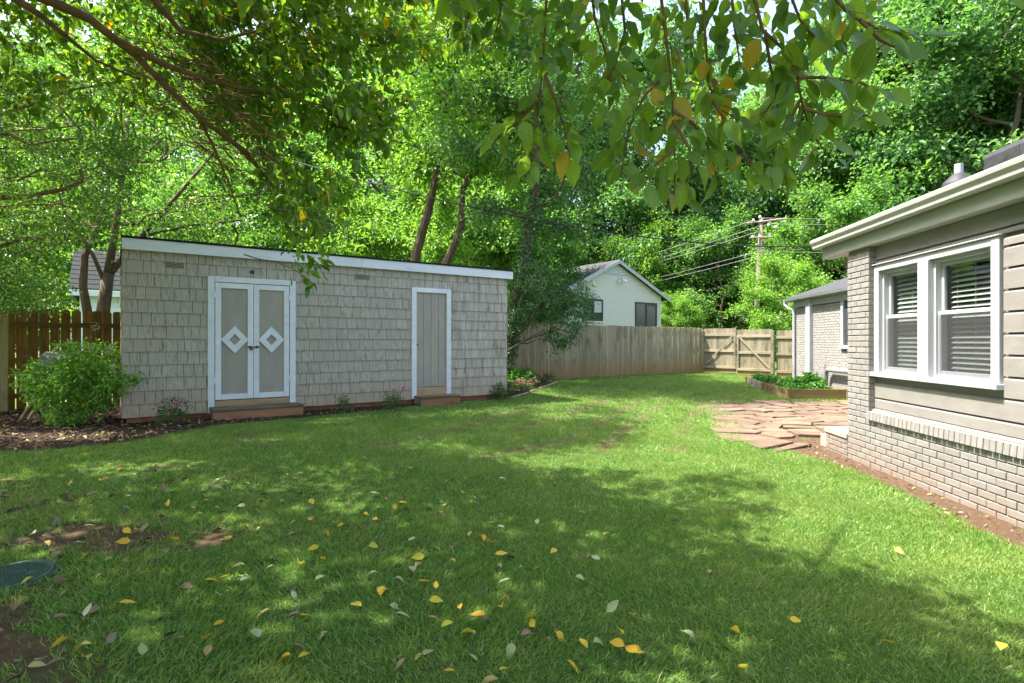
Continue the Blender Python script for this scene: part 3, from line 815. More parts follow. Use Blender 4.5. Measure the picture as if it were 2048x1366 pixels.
# low wall
MB().box(0.006, 6.0, 0.010, 0.12, -0.2, 0.52).build('wall', MAT['mortar'], house)
for c in range(-1, 8):
    z = -0.02 + c * CO + 0.005
    x = 0.0 if c % 2 else -0.102
    while x < 4.6:
        L = BL
        if x < 0: x0, me = 0.0, b_half
        else: x0, me = x, b_full
        if c == -1: me = b_deep; x0 = max(x0, 0.0)
        o = link('brick' if c >= 0 else 'bare_brick', me, None, house, (x0 + random.uniform(-0.001, 0.001), random.uniform(-0.0025, 0.0025) - (0.012 if c < 0 else 0), z))
        x += 0.204
MB().box(4.62, 6.0, 0.0, 0.009, -0.1, 0.52).build('wall_return', MAT['brick_paint'], house)
rl = MB().cbox(0, 0.060, 0, 0.135, 0, 0.098, 0.004).mesh('rowlock_brick'); rl.materials.append(MAT['brick_paint'])
x = 0.478
while x < 4.6:
    o = link('rowlock_brick', rl, None, house, (x, -0.032 + random.uniform(-0.002, 0.002), 0.522)); o.rotation_euler = (R(-4), 0, 0)
    x += 0.068
MB().box(0.47, 4.6, -0.012, 0.1, 0.53, 0.605).build('rowlock_bed', MAT['mortar'], house)
# pier
MB().box(0.006, 0.464, 0.010, 0.12, 0.52, 2.47).build('pier', MAT['mortar'], house)
for c in range(8, 37):
    z = -0.02 + c * CO + 0.005
    if z + 0.05 > 2.47: break
    xs_ = [(0.0, b_full), (0.204, b_full), (0.408, None)] if c % 2 else [(0.0, b_half), (0.102, b_full), (0.306, 0)]
    for x0, me in xs_:
        if me is None: w = 0.062
        elif me == 0: w = 0.164
        else: w = None
        if w is None:
            link('brick', me, None, house, (x0, random.uniform(-0.0025, 0.0025), z))
        else:
            o = link('brick', b_full if w > 0.1 else b_half, None, house, (x0, random.uniform(-0.0025, 0.0025), z)); o.scale.x = w / (BL if w > 0.1 else 0.092)
# lap siding
sid = MB().box(0.47, 6.0, 0.105, 0.13, 0.5, 1.04)
sid.box(2.25, 6.0, 0.105, 0.13, 1.041, 2.47); sid.box(0.47, 2.249, 0.105, 0.13, 2.20, 2.47); sid.box(0.47, 0.53, 0.105, 0.13, 1.041, 2.199)
sid = sid.build('sheathing', MAT['greige'], house)
def board(x0, x1, z0, z1, y=0.08, nm='siding_board', mat='greige'):
    # thick butt at the bottom, bevelled top
    return MB().prism([(x0, y - 0.012, z0), (x0, y - 0.012, z1 - 0.022), (x0, y + 0.006, z1 - 0.004), (x0, y + 0.025, z1 - 0.004), (x0, y + 0.025, z0)], (x1 - x0, 0, 0)).build(nm, MAT[mat], house)
board(0.47, 6.0, 0.775, 0.945); board(0.47, 6.0, 0.655, 0.767)
MB().prism([(0.47, 0.035, 0.612), (0.47, 0.035, 0.628), (0.47, 0.075, 0.648), (0.47, 0.104, 0.648), (0.47, 0.104, 0.612)], (5.5, 0, 0)).build('water_table', MAT['greige'], house)
z = 0.953
while z < 2.18:
    board(2.325, 6.0, z, min(z + 0.165, 2.235)); z += 0.173
board(0.47, 6.0, 2.262, 2.305)
MB().box(0.466, 6.0, 0.078, 0.104, 2.318, 2.47).build('frieze_board', MAT['greige'], house)
# header beam, crown, fascia and gutter
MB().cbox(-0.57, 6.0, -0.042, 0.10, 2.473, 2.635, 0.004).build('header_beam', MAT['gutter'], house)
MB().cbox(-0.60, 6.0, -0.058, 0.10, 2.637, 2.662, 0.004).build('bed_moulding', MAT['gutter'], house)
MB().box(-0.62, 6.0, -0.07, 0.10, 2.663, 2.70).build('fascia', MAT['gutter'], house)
prof = [(-0.071, 2.610), (-0.125, 2.610), (-0.135, 2.625), (-0.138, 2.655), (-0.160, 2.69), (-0.165, 2.715), (-0.165, 2.733), (-0.155, 2.733), (-0.152, 2.70), (-0.128, 2.66), (-0.124, 2.622), (-0.077, 2.622), (-0.077, 2.725), (-0.071, 2.725)]
gut = MB().prism([(-0.645, y, z) for y, z in prof], (6.6, 0, 0)).build('gutter', MAT['gutter'], house)
MB().prism([(-0.652, -0.071, 2.612), (-0.652, -0.124, 2.612), (-0.652, -0.162, 2.70), (-0.652, -0.162, 2.731), (-0.652, -0.071, 2.731)], (0.006, 0, 0)).build('end_cap', MAT['gutter'], gut)
# hip roof of the main part and its fittings
PIT = 0.42
rx = lambda y: 2.705 + PIT * (y + 0.10)
yr = 3.6
MB().add([(-0.63, -0.10, rx(-0.10)), (9, -0.10, rx(-0.10)), (9, yr, rx(yr)), (-0.63, yr, rx(yr)), (-0.63, 7.3, rx(-0.10)), (9, 7.3, rx(-0.10)),
          (-0.63, -0.10, rx(-0.10) - 0.03), (9, -0.10, rx(-0.10) - 0.03), (-0.63, 7.3, rx(-0.10) - 0.03), (9, 7.3, rx(-0.1) - 0.03)],
         [(0, 1, 2, 3), (0, 3, 4), (4, 3, 2, 5), (0, 6, 7, 1), (0, 4, 8, 6), (1, 7, 9, 5, 2), (4, 5, 9, 8), (6, 8, 9, 7)]).build('roof', MAT['roof'], house)
vp = MB().tube([(0.78, 0.75, rx(0.75) - 0.1), (0.78, 0.75, rx(0.75) + 0.22)], 0.04, 14).build('vent_pipe', MAT['trim'], house, smooth=False)
MB().tube([(0.78, 0.75, rx(0.75) - 0.06), (0.78, 0.75, rx(0.75) + 0.03), (0.78, 0.75, rx(0.75) + 0.10), (0.78, 0.75, rx(0.75) + 0.12)], [0.17, 0.14, 0.07, 0.046], 18).build('vent_boot', MAT['black'], vp, smooth=True)
rc = MB()
for k in range(9):                                     # overlapping caps of the roof vent
    x0 = -0.42 + k * 0.55; g = 0.006 * (k % 2)
    sec = [(-0.17, -0.10), (-0.165, 0.10), (-0.13, 0.165 + g), (-0.05, 0.195 + g), (0.05, 0.195 + g), (0.13, 0.165 + g), (0.165, 0.10), (0.17, 0.0)]
    rc.prism([(x0, 2.0 + a, rx(2.0) + b) for a, b in sec], (0.545, 0, 0))
rc.build('roof_vent', MAT['black'], house)
MB().box(-0.55, 0.0, 0.10, 2.2, 2.50, 2.60).build('porch_ceiling', MAT['bare_wood'], house)
MB().box(0.008, 6, 0.125, 3.56, -0.1, 0.1).build('floor_slab', MAT['room'], house)
MB().box(0.008, 0.10, 0.125, 3.56, 0.1, 2.70).build('end_wall', MAT['mortar'], house)
lampo = empty('porch_lantern', (*to_world(-0.25, 0.35, HOUSE_O, HOUSE_A), 2.50), HOUSE_A)
tag(lampo, 'dark hanging lantern under the porch ceiling beside the brick pier', 'lantern')
MB().tube([(0, 0, 0.0), (0, 0, -0.05)], 0.012, 8).build('stem', MAT['darksteel'], lampo)
MB().tube([(0, 0, -0.04), (0, 0, -0.07), (0, 0, -0.15), (0, 0, -0.165)], [0.04, 0.10, 0.075, 0.03], 8).build('shade', MAT['darksteel'], lampo)
# double window
W0, W1, WZ0, WZ1 = 0.472, 2.30, 1.01, 2.25
XM = (1.268, 1.426)
yw = 0.055
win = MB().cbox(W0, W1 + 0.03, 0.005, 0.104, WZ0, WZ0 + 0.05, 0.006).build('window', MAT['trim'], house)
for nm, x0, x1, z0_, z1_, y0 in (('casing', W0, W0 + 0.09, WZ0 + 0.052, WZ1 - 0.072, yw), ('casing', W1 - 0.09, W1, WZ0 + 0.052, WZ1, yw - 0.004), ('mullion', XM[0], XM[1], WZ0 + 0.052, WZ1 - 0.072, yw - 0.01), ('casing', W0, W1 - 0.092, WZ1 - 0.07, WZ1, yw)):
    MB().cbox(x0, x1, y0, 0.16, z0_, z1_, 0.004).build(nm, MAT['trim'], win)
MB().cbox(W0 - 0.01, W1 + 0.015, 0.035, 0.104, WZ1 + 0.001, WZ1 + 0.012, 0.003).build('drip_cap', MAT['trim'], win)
for wi, (x0, x1) in enumerate(((W0 + 0.09, XM[0]), (XM[1], W1 - 0.09))):
    zA, zB, zM = WZ0 + 0.052, WZ1 - 0.072, 1.655
    x0 += 0.002; x1 -= 0.002
    jm = MB()
    jm.box(x0, x0 + 0.028, 0.10, 0.2, zA, zB); jm.box(x1 - 0.028, x1, 0.10, 0.2, zA, zB)
    jm.box(x0 + 0.03, x1 - 0.03, 0.10, 0.2, zB - 0.03, zB); jm.box(x0 + 0.03, x1 - 0.03, 0.08, 0.2, zA, zA + 0.02)
    jm.build('jamb', MAT['trim'], win)
    xa, xb = x0 + 0.03, x1 - 0.03
    for (z0_, z1_, yy, nm) in ((zM - 0.005, zB - 0.032, 0.150, 'upper_sash'), (zA + 0.022, zM + 0.03, 0.118, 'lower_sash')):
        s = MB()
        r_ = 0.035
        s.cbox(xa, xa + r_, yy, yy + 0.03, z0_, z1_, 0.003); s.cbox(xb - r_, xb, yy, yy + 0.03, z0_, z1_, 0.003)
        s.cbox(xa + r_, xb - r_, yy, yy + 0.03, z0_, z0_ + r_ + 0.005, 0.003); s.cbox(xa + r_, xb - r_, yy, yy + 0.03, z1_ - r_, z1_, 0.003)
        s.build(nm, MAT['trim'], win)
        MB().add([(xa + r_, yy + 0.014, z0_ + r_), (xb - r_, yy + 0.014, z0_ + r_), (xb - r_, yy + 0.014, z1_ - r_), (xa + r_, yy + 0.014, z1_ - r_)], [(0, 1, 2, 3)]).build('pane', MAT['glass'], win)
    MB().add([(xa + 0.01, 0.108, zA + 0.03), (xb - 0.01, 0.108, zA + 0.03), (xb - 0.01, 0.108, zM), (xa + 0.01, 0.108, zM)], [(0, 1, 2, 3)]).build('insect_screen', MAT['screen'], win)
    # blind: slats, cords
    nz = 22
    tilt = 0.9 if wi == 0 else 0.65
    for k in range(nz):
        zc = zA + 0.05 + k * (zB - zA - 0.12) / (nz - 1)
        if wi == 1 and k == nz - 1: continue
        dz = 0.024 * math.sin(tilt); dy = 0.024 * math.cos(tilt)
        MB().add([(xa + 0.025, 0.235 - dy, zc - dz), (xb - 0.02, 0.235 - dy, zc - dz), (xb - 0.02, 0.235 + dy, zc + dz), (xa + 0.025, 0.235 + dy, zc + dz),
                  (xa + 0.025, 0.235 - dy, zc - dz + 0.003), (xb - 0.02, 0.235 - dy, zc - dz + 0.003), (xb - 0.02, 0.235 + dy, zc + dz + 0.003), (xa + 0.025, 0.235 + dy, zc + dz + 0.003)],
                 [(0, 3, 2, 1), (4, 5, 6, 7), (0, 1, 5, 4), (1, 2, 6, 5), (2, 3, 7, 6), (3, 0, 4, 7)]).build('blind_slat', MAT['blind'], win)
    cd = MB()
    for fx in (0.18, 0.5, 0.82):
        xx = xa + (xb - xa) * fx
        cd.box(xx - 0.002, xx + 0.002, 0.207, 0.209, zA + 0.03, zB - 0.04)
    cd.build('blind_cords', MAT['blind'], win)
    MB().box(xa + 0.02, xb - 0.02, 0.21, 0.26, zB - 0.075, zB - 0.035).build('head_rail', MAT['blind'], win)
MB().box(0.11, W1 + 1.5, 2.6, 2.62, 0.1, 2.6).build('room_wall', MAT['room'], house)
MB().box(W1 + 1.5, W1 + 1.52, 0.14, 2.6, 0.1, 2.6).build('room_side', MAT['room'], house)

# brick wing: wall plane y = WY, far corner x = WX
WX, WY = -10.57, 3.566
MB().box(WX + 0.01, -0.9, WY + 0.012, WY + 0.2, -0.2, 2.60).build('wing_wall', MAT['mortar'], house)
mb = MB()
for c in range(-1, 38):
    z = -0.04 + c * CO
    x = WX - (0.102 if c % 2 else 0.0)
    while x < -3.4:
        x0 = max(x, WX); x1 = x + BL
        if z + 0.058 < 2.45:
            y = WY + random.uniform(-0.002, 0.002)
            mb.box(x0, x1, y, WY + 0.1, z, z + 0.058)
        x += 0.204
tag(mb.build('wing_brickwork', MAT['wing_paint'], house), kind='stuff')
MB().cbox(WX - 0.02, -1.0, WY - 0.04, WY + 0.1, 2.42, 2.60, 0.004).build('wing_frieze', MAT['gutter'], house)
MB().box(WX - 0.34, -1.0, WY - 0.16, WY + 0.1, 2.603, 2.625).build('wing_soffit', MAT['trim'], house)
MB().prism([(WX - 0.36, WY - 0.17, 2.626), (WX - 0.36, WY - 0.23, 2.626), (WX - 0.36, WY - 0.26, 2.70), (WX - 0.36, WY - 0.17, 2.70)], (9.3, 0, 0)).build('wing_gutter', MAT['trim'], house)
wr = lambda y: 2.712 + 0.42 * (y - WY + 0.18)
yk = WY + 3.2
MB().add([(WX - 0.36, WY - 0.18, wr(WY - 0.18)), (-1.0, WY - 0.18, wr(WY - 0.18)), (-1.0, yk, wr(yk)), (WX + 3.1, yk, wr(yk)), (WX - 0.36, 2 * yk - WY + 0.18, wr(WY - 0.18)), (-1.0, 2 * yk - WY + 0.18, wr(WY - 0.18))],
         [(0, 1, 2, 3), (0, 3, 4), (3, 2, 5, 4), (0, 4, 5, 1), (1, 5, 2)]).build('wing_roof', MAT['roof'], house)
ds = MB().tube([(WX - 0.25, WY - 0.2, 2.64), (WX - 0.25, WY - 0.2, 2.52), (WX - 0.15, WY - 0.14, 2.42), (WX + 0.04, WY - 0.06, 2.36), (WX + 0.05, WY - 0.05, 2.2), (WX + 0.05, WY - 0.05, 0.05)], 0.042, 10).build('downspout', MAT['trim'], house)
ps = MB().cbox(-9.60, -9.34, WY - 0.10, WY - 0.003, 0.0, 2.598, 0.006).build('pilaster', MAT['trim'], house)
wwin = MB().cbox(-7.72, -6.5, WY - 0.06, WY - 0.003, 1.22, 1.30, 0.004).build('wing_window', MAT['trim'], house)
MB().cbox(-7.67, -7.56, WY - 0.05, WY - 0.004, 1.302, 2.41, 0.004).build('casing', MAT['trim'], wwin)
MB().box(-7.55, -6.6, WY - 0.012, WY - 0.004, 1.302, 2.41).build('pane', MAT['frame_dark'], wwin)
MB().tube([(-8.30, WY - 0.12, 0.0), (-8.30, WY - 0.12, 0.50), (-8.27, WY - 0.12, 0.60), (-8.18, WY - 0.12, 0.66), (-7.0, WY - 0.12, 0.66), (-6.2, WY - 0.12, 0.66)], 0.055, 12).build('conduit', MAT['steel'], house, smooth=True)

# entry stoop
st = empty('entry_stoop', (*to_world(-0.3, 0.4, HOUSE_O, HOUSE_A), 0.0), HOUSE_A)
tag(st, 'painted brick entry stoop with concrete top and one low step beside the pier', 'stoop')
MB().box(-0.25, 0.29, -0.38, 1.0, -0.1, 0.215).build('core', MAT['mortar'], st)
MB().cbox(-0.27, 0.292, -0.415, 1.0, 0.218, 0.285, 0.008).build('slab', MAT['concrete'], st)
for c in range(0, 4):
    for k in range(-1, 3):
        x0 = max(-0.265 + k * 0.204 + (0.102 if c % 2 else 0), -0.265); x1 = min(-0.265 + k * 0.204 + (0.102 if c % 2 else 0) + BL, 0.288)
        if x1 - x0 > 0.03:
            MB().cbox(x0, x1, -0.40, -0.378, -0.05 + c * CO, -0.05 + c * CO + 0.058, 0.004).build('brick', MAT['brick_paint'], st)
MB().cbox(-0.56, -0.272, -0.34, 0.9, -0.1, 0.15, 0.01).build('low_step', MAT['concrete'], st)

# ------------------------------------------------------------ planters
def planter(name, near, vecx, vecy, h, label, mat, mat2):
    """near corner, edge vectors on the ground"""
    vx, vy = np.array(vecx), np.array(vecy)
    A = math.atan2(vx[1], vx[0]); Lx = np.linalg.norm(vx)
    ux = vx / Lx; uy = np.array([-ux[1], ux[0]]); Ly = float(np.dot(vy, uy))
    o = empty(name, (near[0], near[1], float(ground_z(*near)) - 0.02), A)
    tag(o, label, 'planter', 'raised garden beds')
    for k in range(2):
        za, zb = k * h / 2 + 0.002, (k + 1) * h / 2 - 0.002
        MB().cbox(0.04, Lx - 0.04, 0, 0.038, za, zb, 0.004).build('board', MAT[mat], o)
        MB().cbox(0.04, Lx - 0.04, Ly - 0.038, Ly, za, zb, 0.004).build('board', MAT[mat], o)
        MB().cbox(0, 0.038, 0.04, Ly - 0.04, za, zb, 0.004).build('board', MAT[mat2], o)
        MB().cbox(Lx - 0.038, Lx, 0.04, Ly - 0.04, za, zb, 0.004).build('board', MAT[mat2], o)
    for cx, cy in ((0, 0), (Lx, 0), (0, Ly), (Lx, Ly)):
        MB().cbox(cx - 0.035, cx + 0.035, cy - 0.035, cy + 0.035, -0.05, h + 0.012, 0.005).build('corner_post', MAT[mat], o)
    MB().box(0.039, Lx - 0.039, 0.039, Ly - 0.039, 0.0, h - 0.06).build('soil', MAT['soil'], o)
    return o, Lx, Ly, A
MAT['soil'] = simple('dark_soil', (0.025, 0.017, 0.012), (0.06, 0.04, 0.027), (40, 40, 40), 0.95, 0.8, jit=0)
P2 = planter('raised_planter', (6.73, 13.67), (1.37, -0.12), (0.14, 1.45), 0.26, 'brown timber raised planter with moss on its long front boards', 'timber', 'timber')
P1 = planter('raised_planter', (7.02, 15.75), (1.12, -0.28), (0.65, 2.6), 0.24, 'grey weathered raised planter nearer to the gate', 'timber', 'greytimber')

# ------------------------------------------------------------ leaf clouds
def unit(a):
    return a / (np.linalg.norm(a, axis=-1, keepdims=True) + 1e-9)
def leaf_cloud(P, D, Nn, L, W, shape='diamond', fold=0.25, curl=0.15):
    """P base points, D directions, Nn approximate normals, L lengths, W widths -> V, F"""
    n = len(P)
    D = unit(D); S = unit(np.cross(D, Nn)); U = np.cross(S, D)
    L = np.broadcast_to(np.asarray(L, float).reshape(-1, 1), (n, 1)); W = np.broadcast_to(np.asarray(W, float).reshape(-1, 1), (n, 1))
    if shape == 'diamond':
        pts = [P, P + D * L * 0.45 + S * W * 0.5 + U * W * fold, P + D * L - U * L * curl, P + D * L * 0.45 - S * W * 0.5 + U * W * fold]
        V = np.stack(pts, 1).reshape(-1, 3)
        b = (np.arange(n) * 4)[:, None]
        F = np.concatenate([b + np.array([[0, 1, 2]]), b + np.array([[0, 2, 3]])])
        return V, F
    if shape == 'blade':                                     # 5-vertex grass blade bending over
        pts = [P - S * W * 0.5, P + S * W * 0.5, P + D * L * 0.6 + S * W * 0.38, P + D * L * 0.6 - S * W * 0.38, P + D * L * 0.92 + U * L * curl]
        V = np.stack(pts, 1).reshape(-1, 3)
        b = (np.arange(n) * 5)[:, None]
        F = np.concatenate([b + np.array([[0, 1, 2]]), b + np.array([[0, 2, 3]]), b + np.array([[3, 2, 4]])])
        return V, F
    if shape == 'tri':
        pts = [P - S * W * 0.5, P + S * W * 0.5, P + D * L]
        V = np.stack(pts, 1).reshape(-1, 3)
        return V, (np.arange(n) * 3)[:, None] + np.array([[0, 1, 2]])
    # ovate: base, two pairs, tip, midrib points
    pts = [P, P + D * L * 0.28 + S * W * 0.44 + U * W * fold * .8, P + D * L * 0.62 + S * W * 0.40 + U * (W * fold * .7 - L * curl * .35),
           P + D * L - U * L * curl, P + D * L * 0.62 - S * W * 0.40 + U * (W * fold * .7 - L * curl * .35), P + D * L * 0.28 - S * W * 0.44 + U * W * fold * .8,
           P + D * L * 0.5 - U * L * curl * .2]
    V = np.stack(pts, 1).reshape(-1, 3)
    b = (np.arange(n) * 7)[:, None]
    F = np.concatenate([b + np.array([t]) for t in ([0, 1, 6], [1, 2, 6], [2, 3, 6], [6, 3, 4], [6, 4, 5], [0, 6, 5])])
    return V, F

def rand_dirs(n, rng, zbias=0.0, zs=1.0):
    d = rng.normal(size=(n, 3)); d[:, 2] = d[:, 2] * zs + zbias
    return unit(d)

def twig_leaves(A, B, per, rng, spread, leaf, aspect=0.5, droop=-0.25, shape='diamond'):
    """leaves along twigs A->B (arrays)"""
    n = len(A)
    t = rng.random((n, per, 1)) ** 0.7
    P = A[:, None, :] * (1 - t) + B[:, None, :] * t + rng.normal(size=(n, per, 3)) * spread * np.array([1, 1, 0.7])
    P = P.reshape(-1, 3)
    D = np.repeat(unit(B - A), per, 0) * 0.6 + rng.normal(size=(n * per, 3)) * 0.8
    D[:, 2] += droop
    Nn = rng.normal(size=(n * per, 3)) * 0.55 + np.array([0, 0, 1.0])
    L = leaf * (0.65 + 0.6 * rng.random(n * per))
    return leaf_cloud(P, D, Nn, L, L * aspect, shape)

def branchy(P0, P1, rng, k=6, sag=0.0, wob=0.08):
    t = np.linspace(0, 1, k)[:, None]
    L = np.linalg.norm(P1 - P0)
    p = P0 * (1 - t) + P1 * t
    w = rng.normal(size=(k, 3)) * wob * L * (t * (1 - t) * 4) * 0.5
    p = p + w
    p[:, 2] += sag * L * (t[:, 0] * (1 - t[:, 0]))
    return p

def tree_meshes(seed, H, Rr, base, nl, nt_, per, leaf, spread, trunk_r, lean=(0, 0), top=0.98, trunk_to=0.75, shape='diamond', aspect=0.55, flat=1.0, twl=0.16, n=8):
    """trunk+limb mesh and crown mesh of a broadleaf tree, base at the origin"""
    rng = np.random.default_rng(seed)
    tr = MB()
    lean = np.array([lean[0], lean[1], 0.0])
    tp = np.array([lean * (t ** 1.2) * H + np.array([0, 0, t * H * trunk_to]) + np.append(rng.normal(size=2) * 0.02 * H * t, 0) for t in np.linspace(0, 1, 9)])
    tr.tube(tp, [trunk_r * (1.25 if i == 0 else 1) * (1 - 0.8 * i / 8) for i in range(9)], n)
    A = []; B = []
    cz = (base + H * top) / 2; hz = (H * top - base) / 2
    for i in range(nl):
        # limb end on the crown surface, spread evenly
        z = -0.85 + 1.8 * (i + 0.5) / nl
        an = i * 2.39996 + rng.normal() * 0.35
        rad = math.sqrt(max(0.05, 1 - min(z, 0.98) ** 2)) * (0.75 + 0.4 * rng.random())
        e = np.array([math.cos(an) * rad * Rr, math.sin(an) * rad * Rr, cz + z * hz * (0.85 + 0.25 * rng.random())])
        e[:2] += lean[:2] * H * min(1.0, e[2] / H)
        f = np.clip((e[2] - 0.35 * Rr * rad) / (H * trunk_to), 0.18, 0.97)
        idx = f * 8; k0 = int(idx); s = tp[k0] + (tp[min(k0 + 1, 8)] - tp[k0]) * (idx - k0)
        path = branchy(s, e, rng, 6, 0.18, 0.10)
        r0 = trunk_r * (0.42 - 0.25 * f)
        tr.tube(path, [r0 * (1 - 0.8 * q / 5) + 0.008 for q in range(6)], 6, cap=False)
        for j in range(nt_):
            q = 0.35 + 0.65 * rng.random() ** 0.8
            idx = q * 5; k0 = min(int(idx), 4); p = path[k0] + (path[k0 + 1] - path[k0]) * (idx - k0)
            out = rng.normal(size=3) * np.array([1, 1, 0.55 * flat]); out += 0.6 * unit(e - np.array([0, 0, cz]))
            d = unit(out) * Rr * twl * (0.5 + rng.random()) * 2.0
            A.append(p); B.append(p + d)
            if j % 3 == 0:
                tr.tube([p, p + d * 0.55 + np.array([0, 0, 0.04 * Rr]), p + d], [r0 * 0.22 + 0.006, r0 * 0.14 + 0.004, 0.004], 4, cap=False)
    V, F = twig_leaves(np.array(A), np.array(B), per, rng, spread, leaf, aspect, shape=shape)
    return tr.mesh('trunk'), np_mesh('crown', V, F)

def plant_tree(name, loc, meshes, rz, sc, label, group=None, cat='tree', mats=('bark', 'leaf_far')):
    o = empty(name, loc, rz)
    o.scale = sc if hasattr(sc, '__len__') else (sc, sc, sc)
    tag(o, label, cat, group)
    a = link('trunk', meshes[0], MAT[mats[0]], o)
    c = link('crown', meshes[1], MAT[mats[1]], o)
    return o

# ------------------------------------------------------------ background trees
def variant(ms, mat):
    t, c = ms[0], ms[1].copy(); c.materials.clear(); c.materials.append(MAT[mat]); return (t, c)
FA = tree_meshes(101, 24, 6.4, 3.0, 26, 36, 58, 0.31, 0.42, 0.32)
FB = tree_meshes(102, 21, 5.6, 1.5, 24, 34, 56, 0.29, 0.40, 0.28)
FC = tree_meshes(103, 10, 3.8, 0.4, 18, 32, 56, 0.20, 0.26, 0.14)
FAb = variant(FA, 'leaf_far2'); FBl = variant(FB, 'leaf_lime'); FCl = variant(FC, 'leaf_lime')
def px_tree(px, Y):
    x = (px - 1024) / FPX * Y
    return (x, Y, float(ground_z(x, Y)) - 0.1)
far = [(-250, 34, FA, 1.0, 'tall dense green tree left of the clapboard house roof'), (60, 40, FB, 1.1, 'mid green tree rising behind the clapboard house'),
       (330, 30, FBl, 0.95, 'light lime green tree right behind the clapboard house'), (560, 44, FA, 1.1, 'tall dense green tree behind the left half of the shed'),
       (760, 36, FB, 1.05, 'mid green tree behind the twin leaning trunks'), (960, 46, FBl, 1.1, 'light lime green tree behind the vine covered tree'),
       (1130, 56, FA, 1.2, 'tall dense tree behind the chimney of the white house'), (1240, 62, FB, 1.4, 'mid green tree far behind the ridge of the white house'),
       (1340, 50, FAb, 1.15, 'tall bluish green tree behind the lime shrub'), (1500, 60, FA, 1.25, 'tall dense tree straight behind the utility pole'),
       (1640, 48, FAb, 1.15, 'tall bluish green tree behind the wing roof'), (1830, 42, FA, 1.2, 'tall dense tree behind the house gutter'),
       (2010, 36, FAb, 1.2, 'tall bluish green tree behind the roof vent'), (2230, 38, FA, 1.1, 'tall dense tree behind the house roof'),
       (1730, 58, FB, 1.4, 'mid green tree far behind the pipe on the roof'), (1420, 72, FB, 1.5, 'mid green tree far behind the gate'), (2120, 52, FB, 1.4, 'mid green tree far behind the house'),
       (430, 56, FB, 1.4, 'mid green tree far behind the double door end of the shed'), (860, 60, FA, 1.35, 'tall dense tree far behind the twin trunks'), (180, 58, FA, 1.35, 'tall dense tree far behind the clapboard house'),
       (1920, 60, FA, 1.45, 'tall dense tree far behind the vent pipe'), (1570, 74, FA, 1.6, 'tall dense tree farthest behind the utility pole'), (690, 70, FB, 1.6, 'mid green tree farthest behind the shed'), (1040, 74, FA, 1.5, 'tall dense tree farthest behind the fence')]
KIND = {id(FA): 'leaf_far', id(FB): 'leaf_far', id(FBl): 'leaf_lime', id(FAb): 'leaf_far2'}
for i, (px, Y, ms, s, lb) in enumerate(far):
    plant_tree('background_tree', px_tree(px, Y), ms, i * 1.7, (s, s, s * (0.95 + 0.1 * ((i * 7) % 3) / 2)), lb, 'trees behind the yard', mats=('bark', KIND[id(ms)]))
for i, (px, Y, ms, s, lb, mt) in enumerate([
        (1350, 34.5, FCl, 0.42, 'rounded bright lime shrub beside the white neighbouring house', 'leaf_lime'),
        (1440, 42, FC, 1.05, 'bushy understory tree behind the double gate', 'leaf_far'),
        (1585, 40, FCl, 1.0, 'light green understory tree behind the utility pole', 'leaf_lime'),
        (1570, 27, FCl, 0.55, 'small lime sapling leaning over the side fence panel', 'leaf_lime'),
        (1690, 34, FC, 1.1, 'bushy tree rising over the brick wing roof', 'leaf_far'),
        (1290, 47, FCl, 1.1, 'light green tree behind the white neighbouring house', 'leaf_lime'),
        (1010, 28, FC, 0.95, 'bushy tree beyond the fence beside the vine covered trunk', 'leaf_far'),
        (660, 26, FCl, 0.9, 'light green bushy tree seen over the shed roof', 'leaf_lime'),
        (460, 24, FC, 0.9, 'bushy tree beyond the fence over the left half of the shed', 'leaf_far'),
        (880, 25, FCl, 0.85, 'lime bushy tree seen over the shed roof beside the twin trunks', 'leaf_lime'),
        (-70, 23, FC, 0.85, 'bushy tree beyond the dark fence', 'leaf_far')]):
    plant_tree('understory_tree', px_tree(px, Y), ms, i * 2.1, s, lb, mats=('bark', mt))

# ------------------------------------------------------------ trees close behind the shed
TW = tree_meshes(201, 13.5, 4.0, 6.6, 20, 26, 50, 0.15, 0.22, 0.21, lean=(0.17, 0.0), trunk_to=0.8, aspect=0.6)
TW2 = tree_meshes(202, 12.5, 3.6, 6.6, 16, 24, 50, 0.15, 0.22, 0.20, lean=(0.26, 0.0), trunk_to=0.8, aspect=0.6)
x, y, z = px_tree(788, 17.2)
plant_tree('leafy_tree', (x, y, z), TW, 0, 1.0, 'tall tree with the left of two leaning brown trunks behind the shed', mats=('bark', 'leaf_lime'))
x, y, z = px_tree(822, 17.8)
plant_tree('leafy_tree', (x, y, z), TW2, 0.2, 1.0, 'tall tree with the right of two leaning brown trunks behind the shed', mats=('bark', 'leaf_lime'))
TV = tree_meshes(203, 10.5, 2.6, 4.2, 14, 22, 48, 0.125, 0.2, 0.17, lean=(0.17, 0.0), trunk_to=0.85, aspect=0.5)
x, y, z = px_tree(1006, 15.6)
vt = plant_tree('vine_covered_tree', (x, y, z), TV, 0, 1.0, 'dark vine covered tree beside the far end of the shed', mats=('bark', 'leaf_far2'))
rng = np.random.default_rng(5)
t = rng.random(2600) ** 0.8; an = rng.random(2600) * 6.283
P = np.stack([0.17 * 10.5 * (t * 0.67) ** 1.2 + np.cos(an) * (0.2 + 0.08 * rng.random(2600)), np.sin(an) * (0.2 + 0.08 * rng.random(2600)), t * 6.0], -1)
V, F = leaf_cloud(P, rand_dirs(2600, rng, -0.3), np.stack([np.cos(an), np.sin(an), 0.3 + 0 * an], -1), 0.09, 0.06)
link('vine', np_mesh('vine', V, F), MAT['leaf_dark'], vt)
